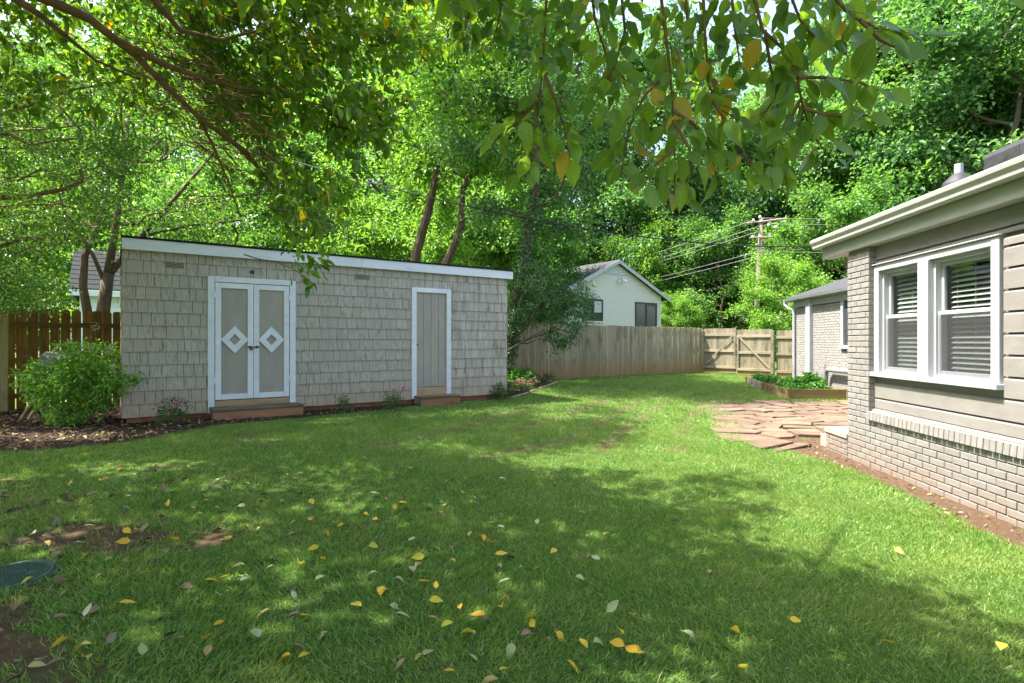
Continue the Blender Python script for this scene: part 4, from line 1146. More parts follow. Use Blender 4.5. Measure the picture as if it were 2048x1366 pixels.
# forked tree beyond the old fence
TF = tree_meshes(204, 9.0, 3.4, 3.6, 14, 24, 42, 0.10, 0.2, 0.13, lean=(0.03, 0.0), trunk_to=0.55, aspect=0.5)
x, y, z = px_tree(172, 11.6)
ft = plant_tree('forked_tree', (x, y, z), TF, 0.4, 1.0, 'forked tree with leaning trunk just beyond the dark brown fence', mats=('bark', 'leaf_privet'))
fk = MB()
for path, r in (([(0.35, 0, 2.6), (0.5, 0, 3.6), (0.62, 0.1, 5.0), (0.7, 0.2, 6.2)], 0.085), ([(0.38, 0, 2.7), (0.9, 0.1, 3.5), (1.5, 0.2, 4.4), (2.3, 0.3, 5.6)], 0.07), ([(0.34, 0, 2.5), (0.15, -0.1, 3.1), (-0.25, -0.2, 3.8), (-0.5, -0.2, 4.6)], 0.045), ([(1.0, 0.1, 3.6), (1.9, 0.1, 3.9), (2.9, 0.1, 4.1)], 0.035)):
    fk.tube(path, [r * (1 - 0.2 * i) for i in range(len(path))], 8)
fk.tube([(0, 0, 0), (0.12, 0, 1.0), (0.3, 0, 2.0), (0.38, 0, 2.75)], [0.15, 0.13, 0.12, 0.11], 10)
fk.build('limb', MAT['bark'], ft, smooth=True)

# shrub tree against the fence
rng = np.random.default_rng(31)
SB = np.array([-0.05, 15.3, 0.2])
sb = empty('evergreen_shrub', SB); tag(sb, 'dark glossy evergreen shrub hanging over the fence beside the shed', 'shrub')
A = []; B = []
stem = MB()
poly = [(1016, 548), (1070, 520), (1120, 540), (1165, 560), (1188, 600), (1175, 640), (1150, 665), (1128, 690), (1105, 697), (1090, 660), (1060, 640), (1040, 665), (1016, 690)]
while len(A) < 330:
    px, py = rng.uniform(1000, 1200), rng.uniform(500, 700)
    if px > 1012 and not inpoly(px, py, poly): continue
    if px <= 1012 and not (560 < py < 690): continue
    Y = rng.uniform(14.9, 16.3)
    p = ray(px, py, Y) - SB
    d = unit(rng.normal(size=3) * np.array([1, 1, 0.5]) + np.array([0.5, -0.2, -0.45]))
    A.append(p - d * 0.1); B.append(p + d * 0.26)
V, F = twig_leaves(np.array(A), np.array(B), 30, rng, 0.07, 0.085, 0.38, -0.5)
link('foliage', np_mesh('foliage', V, F), MAT['leaf_dark'], sb)
for k in range(14):
    e = A[int(rng.integers(len(A)))]
    s = np.array([-0.45, 0.3, 1.0])
    stem.tube(branchy(s, e, rng, 6, 0.35, 0.1), [0.035, 0.03, 0.024, 0.018, 0.012, 0.006], 6, cap=False)
e1 = ray(1013, 702, 14.6) - SB; e2 = ray(1090, 660, 15.6) - SB
stem.tube([e1, (e1 + e2) / 2 + np.array([0, 0, 0.03]), e2], [0.022, 0.02, 0.016], 8)
stem.build('stem', MAT['bark'], sb)

# ------------------------------------------------------------ small-leaved tree at the left
PT = np.array([-9.4, 8.3, 0.28])
pt = empty('privet_tree', PT); tag(pt, 'small-leaved privet tree arching over the dark fence and the bush', 'tree')
A = []; B = []
poly = [(-300, 120), (330, 140), (330, 300), (250, 420), (238, 500), (236, 560), (165, 575), (150, 632), (60, 600), (0, 622), (-300, 640)]
while len(A) < 1050:
    px, py = rng.uniform(-300, 340), rng.uniform(120, 640)
    if not inpoly(px, py, poly): continue
    if px > 118 and 488 < py < 612: continue
    dens = 0.35 + 0.65 * fbm(px / 70.0, py / 55.0, 77)
    if rng.random() > (dens - 0.35) * 2.2: continue
    Y = rng.uniform(7.6, 10.2)
    p = ray(px, py, Y)
    if p[2] > 4.6 and rng.random() < 0.6: continue
    p = p - PT
    d = unit(rng.normal(size=3) * np.array([1, 1, 0.4]) + np.array([0.5, -0.1, -0.2]))
    A.append(p - d * 0.16); B.append(p + d * 0.22)
AH = []; BH = []                                        # the part of its crown above the frame
sh2 = [(-4.9, 6.0), (-4.8, 7.6), (-3.5, 9.6), (-0.5, 11.6), (2.2, 11.2), (1.8, 8.0), (0.3, 6.3)]
tries = 0
while len(AH) < 800 and tries < 60000:
    tries += 1
    gx, gy = rng.uniform(-6.5, 2.5), rng.uniform(5.8, 11.7)
    if not inpoly(gx, gy, sh2) or fbm(gx * 1.1, gy * 1.6, 8) < 0.40: continue
    p = np.array([gx, gy, 0.0]) + TO_SUN / TO_SUN[2] * rng.uniform(6.0, 9.8)
    if (CAM_Z - p[2]) / p[1] * FPX + 683 > -30: continue
    d = unit(rng.normal(size=3) * np.array([1, 1, 0.4]))
    AH.append(p - PT - d * 0.2); BH.append(p - PT + d * 0.35)
V, F = twig_leaves(np.array(A), np.array(B), 34, rng, 0.075, 0.062, 0.48, -0.25)
VH, FH = twig_leaves(np.array(AH), np.array(BH), 30, rng, 0.14, 0.125, 0.55, -0.25)
link('crown', np_mesh('crown', np.concatenate([V, VH]), np.concatenate([F, FH + len(V)])), MAT['leaf_privet'], pt)
tr = MB()
tr.tube([(0, 0, -0.2), (0.1, 0, 1.2), (0.0, 0.1, 2.4), (0.3, 0.2, 4.0), (0.8, 0, 6.0), (1.6, -0.4, 7.4)], [0.16, 0.13, 0.12, 0.10, 0.07, 0.03], 10)
def limb_px(pts, Y, r0, r1):
    return [ray(a, b, Y + 0.1 * i) - PT for i, (a, b) in enumerate(pts)], [r0 + (r1 - r0) * i / (len(pts) - 1) for i in range(len(pts))]
for pts, Y, r0, r1 in (([(-190, 330), (-60, 262), (20, 268), (60, 289), (110, 281), (165, 276)], 8.3, 0.055, 0.012), ([(-200, 420), (-40, 396), (50, 394), (90, 386), (130, 378), (165, 362), (160, 340)], 8.0, 0.05, 0.018),
                       ([(-150, 480), (0, 492), (60, 474), (150, 480)], 8.8, 0.045, 0.01), ([(-200, 300), (0, 230), (140, 180), (260, 160)], 8.6, 0.05, 0.01)):
    P, rr = limb_px(pts, Y, r0, r1)
    tr.tube(P, rr, 8)
for k in range(90):
    e = A[int(rng.integers(len(A)))]
    h = np.clip(e[2] - 0.8, 0.8, 6.5)
    tr.tube(branchy(np.array([0.2, 0.1, h]), e, rng, 6, 0.15, 0.08), [0.03, 0.024, 0.018, 0.013, 0.009, 0.004], 5, cap=False)
for k in range(40):
    e = AH[int(rng.integers(len(AH)))]
    tr.tube(branchy(np.array([0.8, 0.0, 6.0]), e, rng, 6, 0.1, 0.08), [0.05, 0.04, 0.03, 0.02, 0.012, 0.006], 5, cap=False)
tr.build('trunk', MAT['limb'], pt)

# ------------------------------------------------------------ big overhanging tree (trunk left of the camera)
OT = np.array([-4.7, 2.2, 0.05])
ot = empty('overhanging_tree', OT); tag(ot, 'large overhanging broadleaf tree with hanging sprays of big oval leaves', 'tree')
rng = np.random.default_rng(77)
tr = MB()
W = lambda p: np.array(p, float) - OT
tr.tube([W((-4.7, 2.2, -0.2)), W((-4.7, 2.2, 0.6)), W((-4.6, 2.3, 1.8)), W((-4.5, 2.4, 3.2)), W((-4.3, 2.6, 5.0)), W((-3.9, 3.0, 6.6)), W((-3.6, 3.2, 7.8))], [0.34, 0.26, 0.23, 0.21, 0.16, 0.10, 0.04], 12)
def tube_w(path, r0, r1, n=8):
    P = [W(p) for p in path]
    tr.tube(P, [r0 + (r1 - r0) * (i / (len(P) - 1)) ** 0.8 for i in range(len(P))], n, cap=True)
# the long limb that comes down into the picture at the upper left
limbA = [(-4.5, 2.5, 3.6), (-4.0, 3.4, 4.05), ray(75, -10, 4.1), ray(180, 38, 4.3), ray(270, 110, 4.6), ray(345, 185, 4.9), ray(410, 245, 5.2), ray(490, 300, 5.5), ray(560, 390, 5.8)]
tube_w(limbA, 0.052, 0.013, 10)
tube_w([ray(235, 80, 4.45), ray(330, 130, 4.7), ray(390, 150, 4.9), ray(470, 175, 5.2), ray(560, 190, 5.4), ray(680, 220, 5.6)], 0.035, 0.010)
tube_w([ray(20, -10, 3.9), ray(80, 30, 4.2), ray(130, 70, 4.5), ray(190, 120, 4.9), ray(280, 160, 5.2)], 0.03, 0.008)
tube_w([ray(300, -10, 4.4), ray(360, 60, 4.7), ray(440, 80, 4.9), ray(520, 60, 5.1), ray(640, 40, 5.2)], 0.028, 0.008)
tube_w([ray(400, 240, 5.2), ray(430, 300, 5.3), ray(455, 360, 5.4), ray(480, 430, 5.6)], 0.018, 0.006)
tube_w([ray(395, 230, 5.1), ray(470, 290, 5.4), ray(530, 350, 5.7), ray(590, 430, 6.0), ray(610, 500, 6.2)], 0.022, 0.006)
# overhead limbs above the frame that carry the crown and the hanging sprays
tube_w([(-4.5, 2.4, 3.2), (-2.8, 2.3, 3.7), (-1.0, 2.4, 3.75), (0.4, 2.4, 3.5), (1.3, 2.4, 3.2), (2.1, 2.5, 3.05), (2.7, 2.6, 2.95)], 0.11, 0.015, 10)
tube_w([(-1.0, 2.4, 3.75), (-0.6, 3.2, 4.0), (-0.2, 4.0, 4.4), (0.2, 4.6, 4.6)], 0.05, 0.01)
tube_w([(-4.3, 2.6, 5.0), (-3.0, 4.0, 5.8), (-1.6, 5.2, 6.0), (-0.6, 5.8, 5.9)], 0.08, 0.015)
tube_w([(-4.3, 2.6, 4.6), (-3.0, 1.4, 5.4), (-1.6, 0.6, 5.6), (0.0, 0.2, 5.4)], 0.08, 0.015)
tube_w([(-4.4, 2.5, 4.2), (-5.6, 3.6, 5.0), (-6.6, 4.6, 5.6)], 0.07, 0.015)
tr.build('trunk', MAT['limb'], ot, smooth=True)
# mass of mid-distance leaves (upper left of the picture)
mass = [(330, -60), (985, -60), (965, 60), (890, 130), (868, 215), (800, 240), (710, 330), (655, 420), (632, 500), (602, 545), (572, 505), (560, 420), (500, 330), (430, 240), (380, 110)]
A = []; B = []
while len(A) < 560:
    px, py = rng.uniform(300, 1000), rng.uniform(-60, 550)
    if not inpoly(px, py, mass): continue
    if fbm(px / 60.0, py / 60.0, 41) < 0.40: continue
    if py > 260 and px > 560 and rng.random() < 0.30: continue
    Y = rng.uniform(4.4, 6.2) if px > 560 else rng.uniform(5.3, 6.6)
    p = W(ray(px, py, Y))
    d = unit(rng.normal(size=3) * np.array([1, 1, 0.4]) + np.array([0.5, 0, -0.6]))
    A.append(p - d * 0.12); B.append(p + d * 0.16)
for k in range(90):                                     # thin scatter over the twiggy part
    px, py = rng.uniform(0, 430), rng.uniform(-40, 230)
    Y = rng.uniform(5.3, 6.2); p = W(ray(px, py, Y)); d = unit(rng.normal(size=3) + np.array([0.5, 0, -0.4]))
    A.append(p - d * 0.1); B.append(p + d * 0.12)
nmass = len(A)
# crown over the yard: clumps chosen where the crown has to be for its shade to fall as it does
shade = [(-7.5, 0.5), (-7.5, 6.6), (-3.0, 6.8), (-0.5, 6.3), (0.25, 5.75), (1.2, 4.4), (2.3, 2.95), (3.2, 1.9), (4.2, 0.6), (4.2, -1.5), (-4, -2)]
A2 = []; B2 = []
tries = 0
while len(A2) < 1900 and tries < 90000:
    tries += 1
    gx, gy = rng.uniform(-7.5, 4.2), rng.uniform(-2, 6.8)
    if not inpoly(gx, gy, shade): continue
    if fbm(gx * 1.15, gy * 1.15, 51) < 0.30: continue
    z = rng.uniform(3.3, 7.4)
    p = np.array([gx, gy, 0.0]) + TO_SUN / TO_SUN[2] * z
    if p[1] > 0.3:
        u_, v_ = p[0] / p[1] * FPX + 1024, (CAM_Z - p[2]) / p[1] * FPX + 683
        if v_ > -60 and -150 < u_ < 2200 and True: continue
    d = unit(rng.normal(size=3) * np.array([1, 1, 0.4]) + np.array([0, 0, -0.2]))
    A2.append(W(p) - d * 0.16); B2.append(W(p) + d * 0.26)
V1, F1 = twig_leaves(np.array(A), np.array(B), 16, rng, 0.05, 0.10, 0.54, -0.55, 'ovate')
V2, F2 = twig_leaves(np.array(A2), np.array(B2), 30, rng, 0.14, 0.15, 0.58, -0.3, 'diamond')
tag(link('crown', np_mesh('crown', np.concatenate([V1, V2]), np.concatenate([F1, F2 + len(V1)])), MAT['leaf_over'], ot), kind='stuff')
# dead and living twigs
tw = MB()
for k in range(230):
    i = int(rng.integers(nmass)); e = B[i]
    s = e + unit(np.array([-0.75, -0.25, 0.45]) + rng.normal(size=3) * 0.25) * rng.uniform(0.3, 0.95)
    tw.tube(branchy(s, e, rng, 5, 0.12, 0.08), [0.006, 0.005, 0.004, 0.003, 0.002], 4, cap=False)
for k in range(150):
    px, py = rng.uniform(250, 480), rng.uniform(60, 330)
    if abs((py - 60) - (px - 250) * 1.05) > 110: continue
    s = ray(px, py, rng.uniform(4.5, 5.4)); e = s + np.array([rng.uniform(0.1, 0.7), rng.uniform(-0.2, 0.5), rng.uniform(-0.5, -0.02)])
    tw.tube([W(q) for q in branchy(s, e, rng, 5, 0.15, 0.12)], [0.005, 0.004, 0.003, 0.0025, 0.002], 4, cap=False)
for k in range(420):
    i = int(rng.integers(len(A2)))
    tw.tube([A2[i] + np.array([-0.4, 0, 0.1]), A2[i], B2[i]], [0.01, 0.007, 0.003], 4, cap=False)
tag(tw.build('twigs', MAT['twig'], ot), kind='stuff')

# hanging sprays of big leaves, each leaf a part
def leaf_mesh(name, L, W_, curl, fold, mat, side=0.0):
    nseg = 7
    V = []; F = []
    prof_ = [0.10, 0.70, 0.97, 1.0, 0.90, 0.66, 0.32, 0.02]
    for i in range(nseg + 1):
        t = i / nseg
        cz = -curl * L * t * t; cx = side * L * t * t
        w = W_ * 0.5 * prof_[i]
        y = L * t
        V += [(cx - w, y, cz + fold * w), (cx, y, cz), (cx + w, y, cz + fold * w)]
    for i in range(nseg):
        a = i * 3; b = a + 3
        F += [(a, a + 1, b + 1, b), (a + 1, a + 2, b + 2, b + 1)]
    # petiole
    V += [(-0.0014, -0.016, 0.001), (0.0014, -0.016, 0.001), (0.0014, 0.0, 0.001), (-0.0014, 0.0, 0.001)]
    b = len(V) - 4; F.append((b, b + 1, b + 2, b + 3))
    me = MB().add(V, F).mesh(name); me.materials.append(MAT[mat])
    me.polygons.foreach_set('use_smooth', [True] * len(me.polygons))
    return me
LM = {m: [leaf_mesh('leaf', 0.118, 0.072, 0.16, 0.22, m, 0.05), leaf_mesh('leaf', 0.108, 0.068, 0.08, 0.14, m, -0.06), leaf_mesh('leaf', 0.128, 0.070, 0.28, 0.32, m, 0.0), leaf_mesh('leaf', 0.115, 0.060, 0.45, 0.5, m, 0.12), leaf_mesh('leaf', 0.11, 0.064, -0.12, 0.25, m, -0.12)] for m in ('leaf_near', 'leaf_near_y', 'leaf_near_b')}
sprays = [  # (pixel path, depth, leaves)
    ([(1095, -40), (1090, 60), (1083, 160), (1072, 230), (1062, 300), (1050, 345)], 2.30, 26),
    ([(1090, 150), (1110, 200), (1130, 260), (1140, 310)], 2.25, 12), ([(1085, 190), (1040, 240), (1000, 270), (985, 290)], 2.35, 8),
    ([(1318, -40), (1330, 60), (1340, 140), (1346, 220), (1350, 330), (1348, 400)], 2.05, 30),
    ([(1340, 140), (1290, 190), (1260, 250), (1248, 300), (1242, 350)], 2.1, 18), ([(1345, 220), (1390, 250), (1420, 300), (1432, 350)], 2.05, 14),
    ([(1348, 300), (1310, 330), (1290, 365)], 2.05, 8), ([(1346, 240), (1380, 300), (1385, 350)], 2.0, 7),
    ([(1405, -40), (1410, 70), (1418, 170), (1440, 220), (1480, 240)], 2.15, 20), ([(1425, 200), (1470, 270), (1500, 330), (1530, 350)], 2.05, 16),
    ([(1500, -40), (1525, 60), (1580, 110), (1595, 160), (1605, 210), (1620, 260), (1655, 310)], 2.0, 28),
    ([(1595, 155), (1650, 155), (1720, 165), (1755, 180)], 1.95, 14), ([(1605, 215), (1650, 230), (1700, 235), (1740, 228)], 1.95, 12),
    ([(1600, 200), (1570, 260), (1545, 300), (1560, 350)], 2.05, 14), ([(1530, 60), (1540, 130), (1555, 190), (1520, 240)], 2.1, 14),
    ([(1640, -40), (1700, 30), (1760, 60), (1820, 70)], 1.75, 16), ([(1720, 40), (1760, 80), (1800, 100)], 1.7, 7), ([(1660, -40), (1680, 40), (1690, 110)], 1.95, 12),
    ([(1180, -40), (1190, 40), (1215, 120), (1250, 160)], 2.3, 20), ([(1010, -40), (1000, 30), (985, 90)], 2.5, 14), ([(930, -40), (940, 20), (930, 60)], 2.6, 8),
    ([(1240, -40), (1250, 60), (1230, 130), (1200, 190), (1170, 240)], 2.25, 20), ([(1460, -40), (1470, 60), (1480, 130)], 2.15, 14), ([(1570, -40), (1600, 40), (1640, 90)], 2.0, 14),
    ([(1130, -40), (1135, 50), (1150, 110)], 2.4, 12), ([(1370, -40), (1375, 50), (1385, 120)], 2.2, 12), ([(2015, -50), (2035, 10), (2050, 25)], 1.6, 4)]
sp_mb = MB(); nleaf = 0; extraP = []; extraD = []; extraN = []
rng = np.random.default_rng(123)
for pth, dep, cnt in sprays:
    Y = dep * 1.06
    k3 = [ray(a, b, Y + 0.03 * i) for i, (a, b) in enumerate(pth)]
    seg = np.array(k3)
    sp_mb.tube([W(p) for p in seg], [0.0062 * (1 - 0.75 * i / (len(seg) - 1)) + 0.001 for i in range(len(seg))], 6, cap=False)
    for q in range(cnt):
        f = 0.10 + 0.90 * (q + rng.random()) / cnt
        idx = f * (len(seg) - 1); k0 = min(int(idx), len(seg) - 2); p = seg[k0] + (seg[k0 + 1] - seg[k0]) * (idx - k0)
        along = unit(seg[k0 + 1] - seg[k0])
        sidev = unit(np.array([1 if q % 2 else -1, rng.normal() * 0.8, rng.normal() * 0.3]))
        stalk = p + sidev * rng.uniform(0.01, 0.055) + along * 0.02
        sp_mb.tube([W(p), W(stalk)], [0.0016, 0.0012], 4, cap=False)
        d = unit(along * 0.55 + sidev * 0.55 + rng.normal(size=3) * 0.25 + np.array([0, 0, -0.55]))
        nn = unit(np.array([rng.normal() * 0.55, rng.normal() * 0.4 - 0.75, 0.55]))
        s_ = np.cross(d, nn); s_ = s_ / np.linalg.norm(s_); u_ = np.cross(s_, d)
        if nleaf < 296:
            r_ = rng.random(); mt = 'leaf_near' if r_ < 0.93 else ('leaf_near_y' if r_ < 0.992 else 'leaf_near_b')
            o = link('leaf', LM[mt][int(rng.integers(5))], None, ot)
            s = rng.choice((0.5, 0.68, 0.78, 0.86, 0.95, 1.02)) * rng.uniform(0.92, 1.06)
            M = Matrix(((s_[0], d[0], u_[0]), (s_[1], d[1], u_[1]), (s_[2], d[2], u_[2]))).to_4x4()
            o.matrix_basis = Matrix.Translation(Vector(W(stalk))) @ M @ Matrix.Diagonal((s, s, s, 1))
            nleaf += 1
        else:
            extraP.append(W(stalk)); extraD.append(d); extraN.append(nn)
tag(sp_mb.build('hanging_twigs', MAT['twig'], ot), kind='stuff')
for k in range(620):                                   # further leaves of the same sprays, higher up
    px = rng.uniform(900, 1780); py = rng.uniform(-150, 40 + 230 * math.sin(max(0.0, min(1.0, (px - 980) / 760)) * math.pi)); p = ray(px, py, rng.uniform(2.2, 2.9))
    extraP.append(W(p)); extraD.append(unit(rng.normal(size=3) + np.array([0, 0, -0.8]))); extraN.append(unit(rng.normal(size=3) * 0.55 + np.array([0, -0.75, 0.55])))
V, F = leaf_cloud(np.array(extraP), np.array(extraD), np.array(extraN), 0.095 * (0.6 + 0.6 * rng.random(len(extraP))), 0.055, 'ovate', 0.22, 0.15)
tag(link('spray_leaves', np_mesh('spray_leaves', V, F), MAT['leaf_over'], ot), kind='stuff')

# ------------------------------------------------------------ neighbours' houses
NO = np.array([5.56, 30.0, 0.0])
nb = empty('neighbour_house', NO, SHED_A)
tag(nb, 'white painted brick house with grey gable roof beyond the fence', 'house')
hw, ze, zr = 3.62, 3.95, 5.75
wl = MB()
wl.add([(-hw, 0, -0.5), (hw, 0, -0.5), (hw, 0, ze), (0, 0, zr - 0.12), (-hw, 0, ze), (-hw, 12, -0.5), (hw, 12, -0.5), (hw, 12, ze), (0, 12, zr - 0.12), (-hw, 12, ze)],
       [(0, 1, 2, 3, 4), (5, 9, 8, 7, 6), (0, 4, 9, 5), (1, 6, 7, 2), (0, 5, 6, 1)])
wl.build('wall', MAT['farbrick'], nb)
ro = MB()
sl = (zr - 0.12 - ze) / hw
for sx in (-1, 1):
    e = hw + 0.5
    ro.add([(0, -0.25, zr), (sx * e, -0.25, zr - sl * e), (sx * e, 12.3, zr - sl * e), (0, 12.3, zr), (0, -0.25, zr - 0.08), (sx * e, -0.25, zr - sl * e - 0.08), (sx * e, 12.3, zr - sl * e - 0.08), (0, 12.3, zr - 0.08)],
           [(0, 1, 2, 3), (7, 6, 5, 4), (0, 4, 5, 1), (1, 5, 6, 2), (2, 6, 7, 3), (3, 7, 4, 0)])
rf = ro.build('roof', MAT['roof'], nb)
for sx in (-1, 1):
    e = hw + 0.52
    MB().prism([(0, -0.285, zr - 0.005), (sx * e, -0.285, zr - sl * e - 0.005), (sx * e, -0.285, zr - sl * e - 0.20), (0, -0.285, zr - 0.20)], (0, 0.034, 0)).build('rake_board', MAT['trim'], rf)
MB().box(-2.6, -2.2, 5.0, 5.5, 4.2, 6.4).build('chimney', MAT['farbrick'], rf)
gv = MB().prism([(-1.2, -0.03, zr - 0.78), (1.2, -0.03, zr - 0.78), (0, -0.03, zr - 0.22)], (0, 0.025, 0)).build('gable_vent', MAT['panel'], nb)
for k in range(7):
    w = 1.15 - k * 0.17
    MB().box(-w, w, -0.055, -0.032, zr - 0.77 + k * 0.075, zr - 0.735 + k * 0.075).build('louvre', MAT['siding_white'], gv)
fl = MB().tube([(0.25, -0.01, 4.72), (0.25, -0.18, 4.72)], 0.05, 8).build('floodlight', MAT['darksteel'], nb)
for sx in (-1, 1):
    MB().tube([(0.25 + sx * 0.05, -0.15, 4.70), (0.25 + sx * 0.25, -0.28, 4.62)], [0.04, 0.09], 10).build('lamp_head', MAT['siding_white'], fl)
for (x0, x1, z0_, z1_) in ((-2.41, -1.0, 2.46, 3.6), (1.46, 3.23, 1.3, 3.57)):
    w = MB()
    w.box(x0, x1, -0.05, -0.005, z1_ - 0.09, z1_); w.box(x0, x1, -0.05, -0.005, z0_, z0_ + 0.09)
    w.box(x0, x0 + 0.09, -0.05, -0.005, z0_ + 0.09, z1_ - 0.09); w.box(x1 - 0.09, x1, -0.05, -0.005, z0_ + 0.09, z1_ - 0.09)
    w.box((x0 + x1) / 2 - 0.05, (x0 + x1) / 2 + 0.05, -0.05, -0.005, z0_ + 0.09, z1_ - 0.09)
    wo = w.build('window', MAT['frame_dark'], nb)
    MB().box(x0 + 0.09, (x0 + x1) / 2 - 0.05, -0.025, -0.006, z0_ + 0.09, z1_ - 0.09).build('pane', MAT['winpane'], wo)
    MB().box((x0 + x1) / 2 + 0.05, x1 - 0.09, -0.025, -0.006, z0_ + 0.09, z1_ - 0.09).build('pane', MAT['winpane'], wo)
    if z0_ > 2:
        MB().box((x0 + x1) / 2 + 0.06, x1 - 0.1, -0.028, -0.0255, z0_ + 0.45, z1_ - 0.1).build('curtain', MAT['blind'], wo)
    MB().box(x0 - 0.05, x1 + 0.05, -0.09, -0.004, z0_ - 0.08, z0_ - 0.002).build('sill', MAT['farbrick'], wo)
LO = ray(137, 683, 20.0); LO[2] = 0.0
lh = empty('clapboard_house', LO, SHED_A)
tag(lh, 'white clapboard house with dark shingle roof beyond the dark fence', 'house')
MB().box(0.3, 9, 0.35, 6, -0.2, 3.1).build('wall', MAT['siding_white'], lh)
for k in range(16):
    MB().prism([(0.3, 0.32, 0.1 + k * 0.185), (0.3, 0.349, 0.1 + k * 0.185), (0.3, 0.349, 0.28 + k * 0.185), (0.3, 0.34, 0.28 + k * 0.185)], (8.7, 0, 0)).build('clapboard', MAT['siding_white'], lh)
MB().add([(0, 0, 3.28), (9.2, 0, 3.28), (9.2, 3.2, 5.1), (0, 3.2, 5.1), (0, 6.4, 3.28), (9.2, 6.4, 3.28), (0, 0, 3.2), (9.2, 0, 3.2), (0, 6.4, 3.2), (9.2, 6.4, 3.2)],
         [(0, 1, 2, 3), (3, 2, 5, 4), (0, 6, 7, 1), (0, 3, 4, 8, 6), (1, 7, 9, 5, 2), (4, 5, 9, 8), (6, 8, 9, 7)]).build('roof', MAT['darkroof'], lh)
for k in range(9):
    y = 0.02 + k * 0.36
    z = 3.28 + y * (5.1 - 3.28) / 3.2
    MB().prism([(0.0, y - 0.01, z + 0.004), (0.0, y - 0.01, z + 0.03), (0.0, y + 0.34, z + 0.21), (0.0, y + 0.34, z + 0.2)], (9.2, 0, 0)).build('shingle_course', MAT['darkroof'], lh)
MB().cbox(0.0, 9.2, -0.03, -0.002, 3.05, 3.27, 0.004).build('fascia', MAT['siding_white'], lh)

# ------------------------------------------------------------ utility pole and wires
UP = np.array([13.75, 32.0, 0.0])
up = empty('utility_pole', UP); tag(up, 'weathered wooden utility pole with crossarms behind the gate', 'pole')
top = ray(1523, 437, 32) - UP
MB().tube([(0, 0, -0.3), top * 0.5 + np.array([0.02, 0, 0]), top], [0.16, 0.14, 0.11], 12).build('shaft', MAT['pole'], up, smooth=True)
def arm(z, x0, x1, dy0, dy1, nm='crossarm'):
    c = top * (z / top[2])
    return MB().tube([c + np.array([x0, dy0 - 0.13, 0]), c + np.array([x1, dy1 - 0.13, 0])], 0.055, 6).build(nm, MAT['pole'], up)
zt = top[2]
arm(zt - 0.2, -0.65, 1.0, 0.5, -0.8); arm(zt - 1.1, -0.62, 0.55, 0.1, -0.1)
for (px, py) in ((1507, 441), (1520, 434), (1537, 450), (1552, 454), (1505, 474), (1540, 471)):
    p = ray(px, py, 32) - UP
    MB().tube([p - np.array([0, 0, 0.12]), p - np.array([0, 0, 0.03]), p + np.array([0, 0, 0.10])], [0.05, 0.10, 0.05], 8).build('insulator', MAT['ceramic'], up)
def cable(name, label, p0, p1, sag, r, mat, group=None):
    t = np.linspace(0, 1, 25)[:, None]
    p0 = np.array(p0); p1 = np.array(p1)
    P = p0 * (1 - t) + p1 * t
    P[:, 2] -= sag * 4 * t[:, 0] * (1 - t[:, 0])
    o = MB().tube([q - p0 for q in P], r, 6).build(name, MAT[mat], None, loc=p0, smooth=True)
    return tag(o, label, 'cable', group)
FD = np.array([-0.304, 1.0, 0.0])
for i, (px, py) in enumerate(((1507, 440), (1520, 452), (1523, 461), (1516, 503), (1514, 513))):
    s = ray(px, py, 31.9)
    cable('power_line', ['topmost pale power line running back from the pole', 'second pale power line running back from the pole crossarm', 'third pale power line running back from the pole crossarm', 'lower pale line running back from mid pole', 'lowest thin line running back from mid pole'][i], s, s + FD * 48, 0.5, 0.013 if i < 3 else 0.010, 'wire')
for i, (px, py, rise) in enumerate(((1523, 436, 0.25), (1540, 447, 0.1), (1518, 502, 0.05), (1515, 557, 0.0))):
    s = ray(px, py, 31.8)
    cable('power_line', ['topmost pale power line leaving the pole over the brick wing', 'pale power line leaving the crossarm over the brick wing', 'thin line leaving mid pole over the brick wing', 'low pale line leaving the pole just above the wing roof'][i], s, s + np.array([24, -1.0, rise]), 0.25, 0.012, 'wire')
s = ray(1514, 562, 31.9)
cable('phone_cable', 'dark thick phone cable sloping back from the lower pole', s, s + FD * 48 + np.array([0, 0, 0.2]), 0.4, 0.024, 'cable')
# thick service cable strung across the yard, and a thinner one below it
xsamp = np.array([380, 560, 758, 1000, 1150, 1300, 1420, 1520, 1640, 1760]); ysamp = np.array([255, 315, 372, 425, 455, 477, 488, 492.5, 491, 486])
pa = np.array([ray(380, 255, 15.0)[0], 15.0]); pb = np.array([ray(1760, 486, 13.0)[0], 13.0])
pts = []
for px in np.linspace(380, 1760, 40):
    py = np.interp(px, xsamp, ysamp)
    k = (px - 1024) / FPX
    t_ = (k * pa[1] - pa[0]) / ((pb[0] - pa[0]) - k * (pb[1] - pa[1]))
    Y = pa[1] + (pb[1] - pa[1]) * t_
    pts.append(ray(px, py, Y))
pts = np.array(pts); zf = np.polyfit(np.linspace(0, 1, 40), pts[:, 2], 4); pts[:, 2] = np.polyval(zf, np.linspace(0, 1, 40))
o = MB().tube([p - pts[0] for p in pts], 0.016, 6).build('service_cable', MAT['cable'], None, loc=pts[0], smooth=True)
tag(o, 'thick black service cable sagging across the yard in front of the trees', 'cable')
cable('thin_cable', 'thin black cable descending behind the shed roof', ray(500, 385, 14.5), ray(930, 560, 19), 0.12, 0.011, 'cable')

